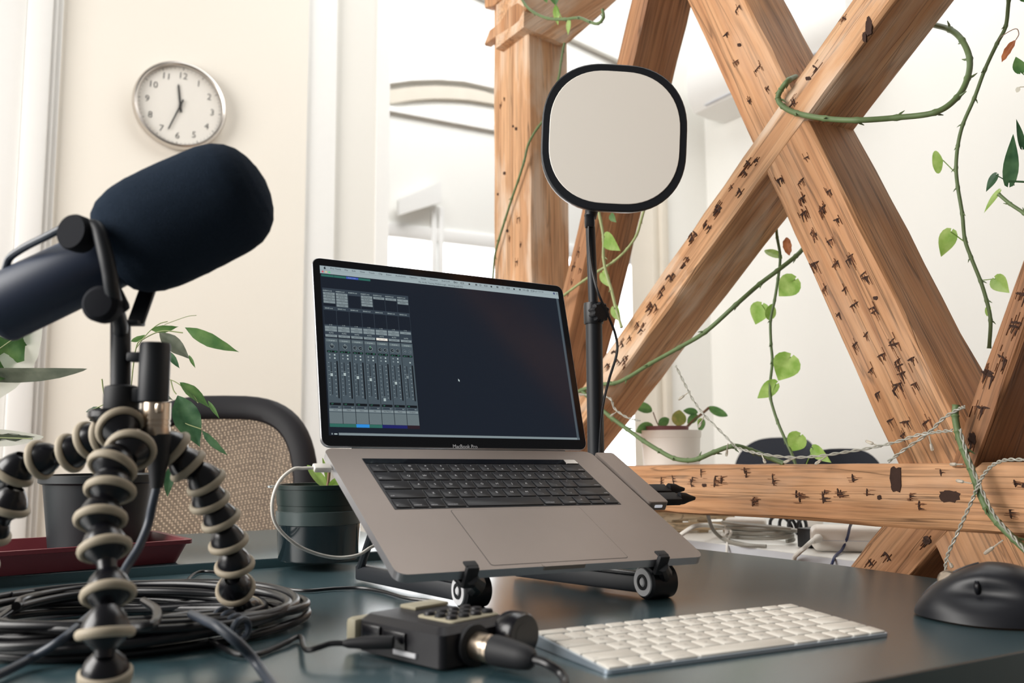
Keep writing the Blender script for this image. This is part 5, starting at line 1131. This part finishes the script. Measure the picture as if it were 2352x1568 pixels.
def office_chair(label, loc, yaw, w, zt, zb, m, meshback, bow=.05, seat_off=.24):
    """loc: floor point under the backrest; the chair faces along yaw"""
    t = thing('office_chair', label, 'chair', loc, 'office chairs'); X = Vector((cos(yaw), sin(yaw), 0)); F = Vector((-sin(yaw), cos(yaw), 0))
    CMx = frame(X, F, Z, Vector((loc[0], loc[1], 0)))
    hh = zt - zb; n = 60; op_ = []
    for k in range(n):
        a = 2 * pi * k / n; ca, sa = cos(a), sin(a); p = 2 / 3.2
        x = w / 2 * math.copysign(abs(ca) ** p, ca) * (1 - .10 * max(0, -sa)); z = zb + hh / 2 + hh / 2 * math.copysign(abs(sa) ** p, sa)
        op_.append((x, z))
    def bp3(x, z, off=0): return CMx @ Vector((x, bow * (2 * x / w) ** 2 + off, z))
    if meshback:
        b = NB(); pts = [bp3(x * .90, zb + hh / 2 + (z - zb - hh / 2) * .90) for x, z in op_]
        tube(b, pts, [.027] * n, 12, closed=True, flat=.45, ref=F); obj('back_frame', b, m, t)
    g = NB(); rows = []
    N_ = 14
    for j in range(N_ + 1):
        row = []; f = j / N_
        for x, z in op_:
            row.append((x * (.88 if meshback else .98) * f, zb + hh / 2 + (z - zb - hh / 2) * (.88 if meshback else .98) * f))
        rows.append(row)
    def panel(off):
        c = g.verts.new(bp3(0, zb + hh / 2, off)); R = [[g.verts.new(bp3(x, z, off + (0 if meshback else .012 * (1 if off > 0 else -1) * (1 - (j / N_) ** 2)))) for x, z in r] for j, r in enumerate(rows) if j > 0]
        for k in range(n): g.faces.new((c, R[0][k], R[0][(k + 1) % n]))
        for p_, q_ in zip(R, R[1:]):
            for k in range(n): g.faces.new((p_[k], q_[k], q_[(k + 1) % n], p_[(k + 1) % n]))
        return R[-1]
    if meshback: panel(0); obj('back_mesh', g, 'meshfab', t)
    else:
        e0, e1_ = panel(-.018), panel(.018)
        for k in range(n): g.faces.new((e0[k], e0[(k + 1) % n], e1_[(k + 1) % n], e1_[k]))
        obj('backrest', g, m, t)
    b = NB(); prism(b, rrect(.47, .45, .10, 6, 0, seat_off + .02), CMx, .44, .50, bev=.02); obj('seat', b, m, t)
    b = NB(); tube(b, crv([CMx @ Vector((0, seat_off, .44)), CMx @ Vector((0, .02, .46)), CMx @ Vector((0, -.03, .56)), CMx @ Vector((0, -.012, zb + .06))], 6), .018, 10); obj('back_support', b, 'black', t)
    b = NB(); tube(b, [CMx @ Vector((0, seat_off, .10)), CMx @ Vector((0, seat_off, .45))], .028, 16); obj('gas_column', b, 'black', t)
    for k in range(5):
        a = 2 * pi * k / 5 + .3; d = Vector((cos(a), sin(a), 0)); c = CMx @ Vector((0, seat_off, .11))
        b = NB(); tube(b, [c, c + d * .29 - Z * .035], [.026, .018], 8); lg = obj('leg', b, 'black', t)
        b = NB(); lathe(b, [(0, -.022), (.024, -.020), (.027, 0), (.024, .020), (0, .022)], axis_frame(Vector((c.x, c.y, .0275)) + d * .29, d.cross(Z)), 16); obj('castor', b, 'rubber', lg)
    return t
q = at(512, 1000, 2.03)
office_chair('black office chair with see-through mesh back behind the far desk', (q.x, q.y, 0), radians(10), .405, at(512, 908, 2.03).z, .50, 'chair', True, -.05, .26)
q = at(1802, 1010, 2.95); office_chair('farther of the two dark chairs behind the white table', (q.x, q.y, 0), radians(114), .385, at(1800, 1001, 2.95).z, .50, 'navychair', False, .05, .26)
q = at(1932, 1030, 2.36); office_chair('nearer dark rounded chair back behind the white table', (q.x, q.y, 0), radians(160), .225, at(1936, 1026, 2.36).z, .50, 'navychair', False, .05, .26)

# ------------------------------------------------------------------ chargers and cables on the white table
def brick(name, label, px0, px1, ybase, ytop, m, dep, r=.008, taper=0.0):
    p0, p1 = onz(px0, ybase, WT), onz(px1, ybase + (px1 - px0) * .02, WT); x = (p1 - p0); x.z = 0; L_ = x.length; x.normalize(); y = Vector((-x.y, x.x, 0))
    h = at((px0 + px1) / 2, ytop, (p0.y + p1.y) / 2).z - WZ
    t = thing(name, label, 'charger', p0, 'power adapters on the white table'); BM = frame(x, y, Z, p0)
    b = NB(); box(b, BM @ T(L_ / 2, dep / 2, h / 2 + .0005), L_, dep, h, r, 4); obj('body', b, m, t)
    b = NB(); box(b, BM @ T(L_ / 2, -.0002, h * .48), L_ * .9, .0008, .0010); obj('seam', b, 'white_edge', t)
    return t, BM, L_, h
c1, B1, L1, h1 = brick('power_adapter', 'white power adapter beside the coiled grey cable on the white table', 1664, 1762, 1234, 1192, 'whitepot', .05)
c2, B2_, L2, h2 = brick('power_adapter', 'larger white power adapter right of the black plug on the white table', 1868, 2040, 1268, 1212, 'whitepot', .07, .012)
b = NB(); lathe(b, [(0, 0), (.006, 0), (.007, .004), (.005, .014), (.0045, .02), (0, .02)], axis_frame(B2_ @ Vector((.010, -.002, h2 * .6)), Vector((-.7, -.6, -.25))), 16); obj('strain_relief', b, 'cord_white', c2)
b = NB(); b_p = B2_ @ Vector((-.001, -.014, h2 * .52)); tube(b, crv([b_p, onz(1850, 1256, .004), onz(1834, 1270, -.006), onu(1824, 1288, 1.140), onu(1824, 1288, 1.140) - Z * .05, onu(1824, 1288, 1.140) - Z * .25], 8), .0036, 10); tag(obj('adapter_cord', b, 'cord_white'), 'white cord from the larger adapter dropping between the tables', 'cable')
b = NB(); w1 = B1 @ Vector((.010, -.001, h1 * .6)); tube(b, crv([w1, onz(1679, 1222, .006), onz(1673, 1238, -.007), onu(1670, 1258, 1.142), onu(1670, 1258, 1.142) - Z * .04, onu(1670, 1258, 1.142) - Z * .25], 8), .0024, 10); tag(obj('adapter_cord', b, 'cord_white'), 'thin white cord from the smaller adapter dropping over the table edge', 'cable')
b = NB(); tube(b, crv([onu(1530, 1262, 1.138) - Z * .15, onu(1536, 1258, 1.140), onz(1556, 1236, -.006), onz(1572, 1222, .008), onz(1600, 1207, .020), onz(1640, 1207, .012), onz(1690, 1216, -.006)], 8), .0040, 10); tag(obj('white_cable', b, 'cord_white'), 'thick white cable arching from behind the laptop onto the white table', 'cable')
b = NB(); pc_ = onz(1745, 1238, WT + .004)
pts = []
for i in range(26 * 4):
    a = 2 * pi * i / 26; k = i / 26; rx = .064 + .006 * sin(a * 2 + k * 2) + .004 * k; ry = .040 + .006 * cos(a * 2 + k)
    pts.append(pc_ + U * (ry * sin(a)) + V * (-rx * cos(a)) + Z * (.0015 + .0062 * k + .003 * sin(a + k)))
tube(b, crv(pts, 2), .0033, 9); lead_ = crv([onz(1624, 1170, .055), onz(1628, 1190, .035), onz(1638, 1216, .012), onz(1662, 1238, WT + .005), onz(1700, 1250, WT + .004), onz(1760, 1254, WT + .004)], 8)
tube(b, lead_, .0033, 9); tag(obj('grey_cable', b, 'cord_grey'), 'coiled grey cable lying on the white table below the rail', 'cable')
b = NB(); pk = onz(1812, 1212, WT + .012)
for i in range(4): torus(b, axis_frame(pk + U * (.006 * i) + V * (.020 - .012 * i), Vector((.3 + .2 * i, -.9, .5 - .2 * i))), .024 - .002 * i, .0034, 24, 8)
obj_ = obj('black_cable', b, 'cord_black'); tag(obj_, 'knot of black cable behind the black plug on the white table', 'cable')
pq = onz(1846, 1258, WT); bpm = frame(V * -1, U, Z, pq)
pt_ = thing('power_plug', 'square black power plug left of the larger white adapter', 'plug', pq); b = NB(); box(b, bpm @ T(0, .016, .0165), .028, .032, .032, .002); obj('body', b, 'black', pt_); b = NB(); box(b, bpm @ T(.0, .036, .015), .018, .010, .018, .002); obj('socket_face', b, 'rubber', pt_)
rq = onz(1872, 1222, WT); wp = thing('round_plug', 'rounded white plug standing behind the black power plug', 'plug', rq); b = NB(); lathe(b, [(0, 0), (.016, 0), (.017, .004), (.016, .026), (.012, .031), (0, .032)], T(*rq), 28); obj('body', b, 'whitepot', wp)
b = NB(); lathe(b, [(0, .031), (.006, .031), (.005, .036), (0, .036)], T(*rq), 16); obj('button', b, 'white_edge', wp)
b = NB(); tube(b, crv([onz(1960, 1190, .06), onz(1952, 1210, .035), onz(1946, 1235, .012), onz(1934, 1262, -.006), onu(1914, 1286, 1.142), onu(1906, 1292, 1.141) - Z * .04, onu(1904, 1294, 1.141) - Z * .25], 8), .0022, 10); tag(obj('network_cable', b, 'cord_blue'), 'thin navy cable in front of the larger white adapter', 'cable')
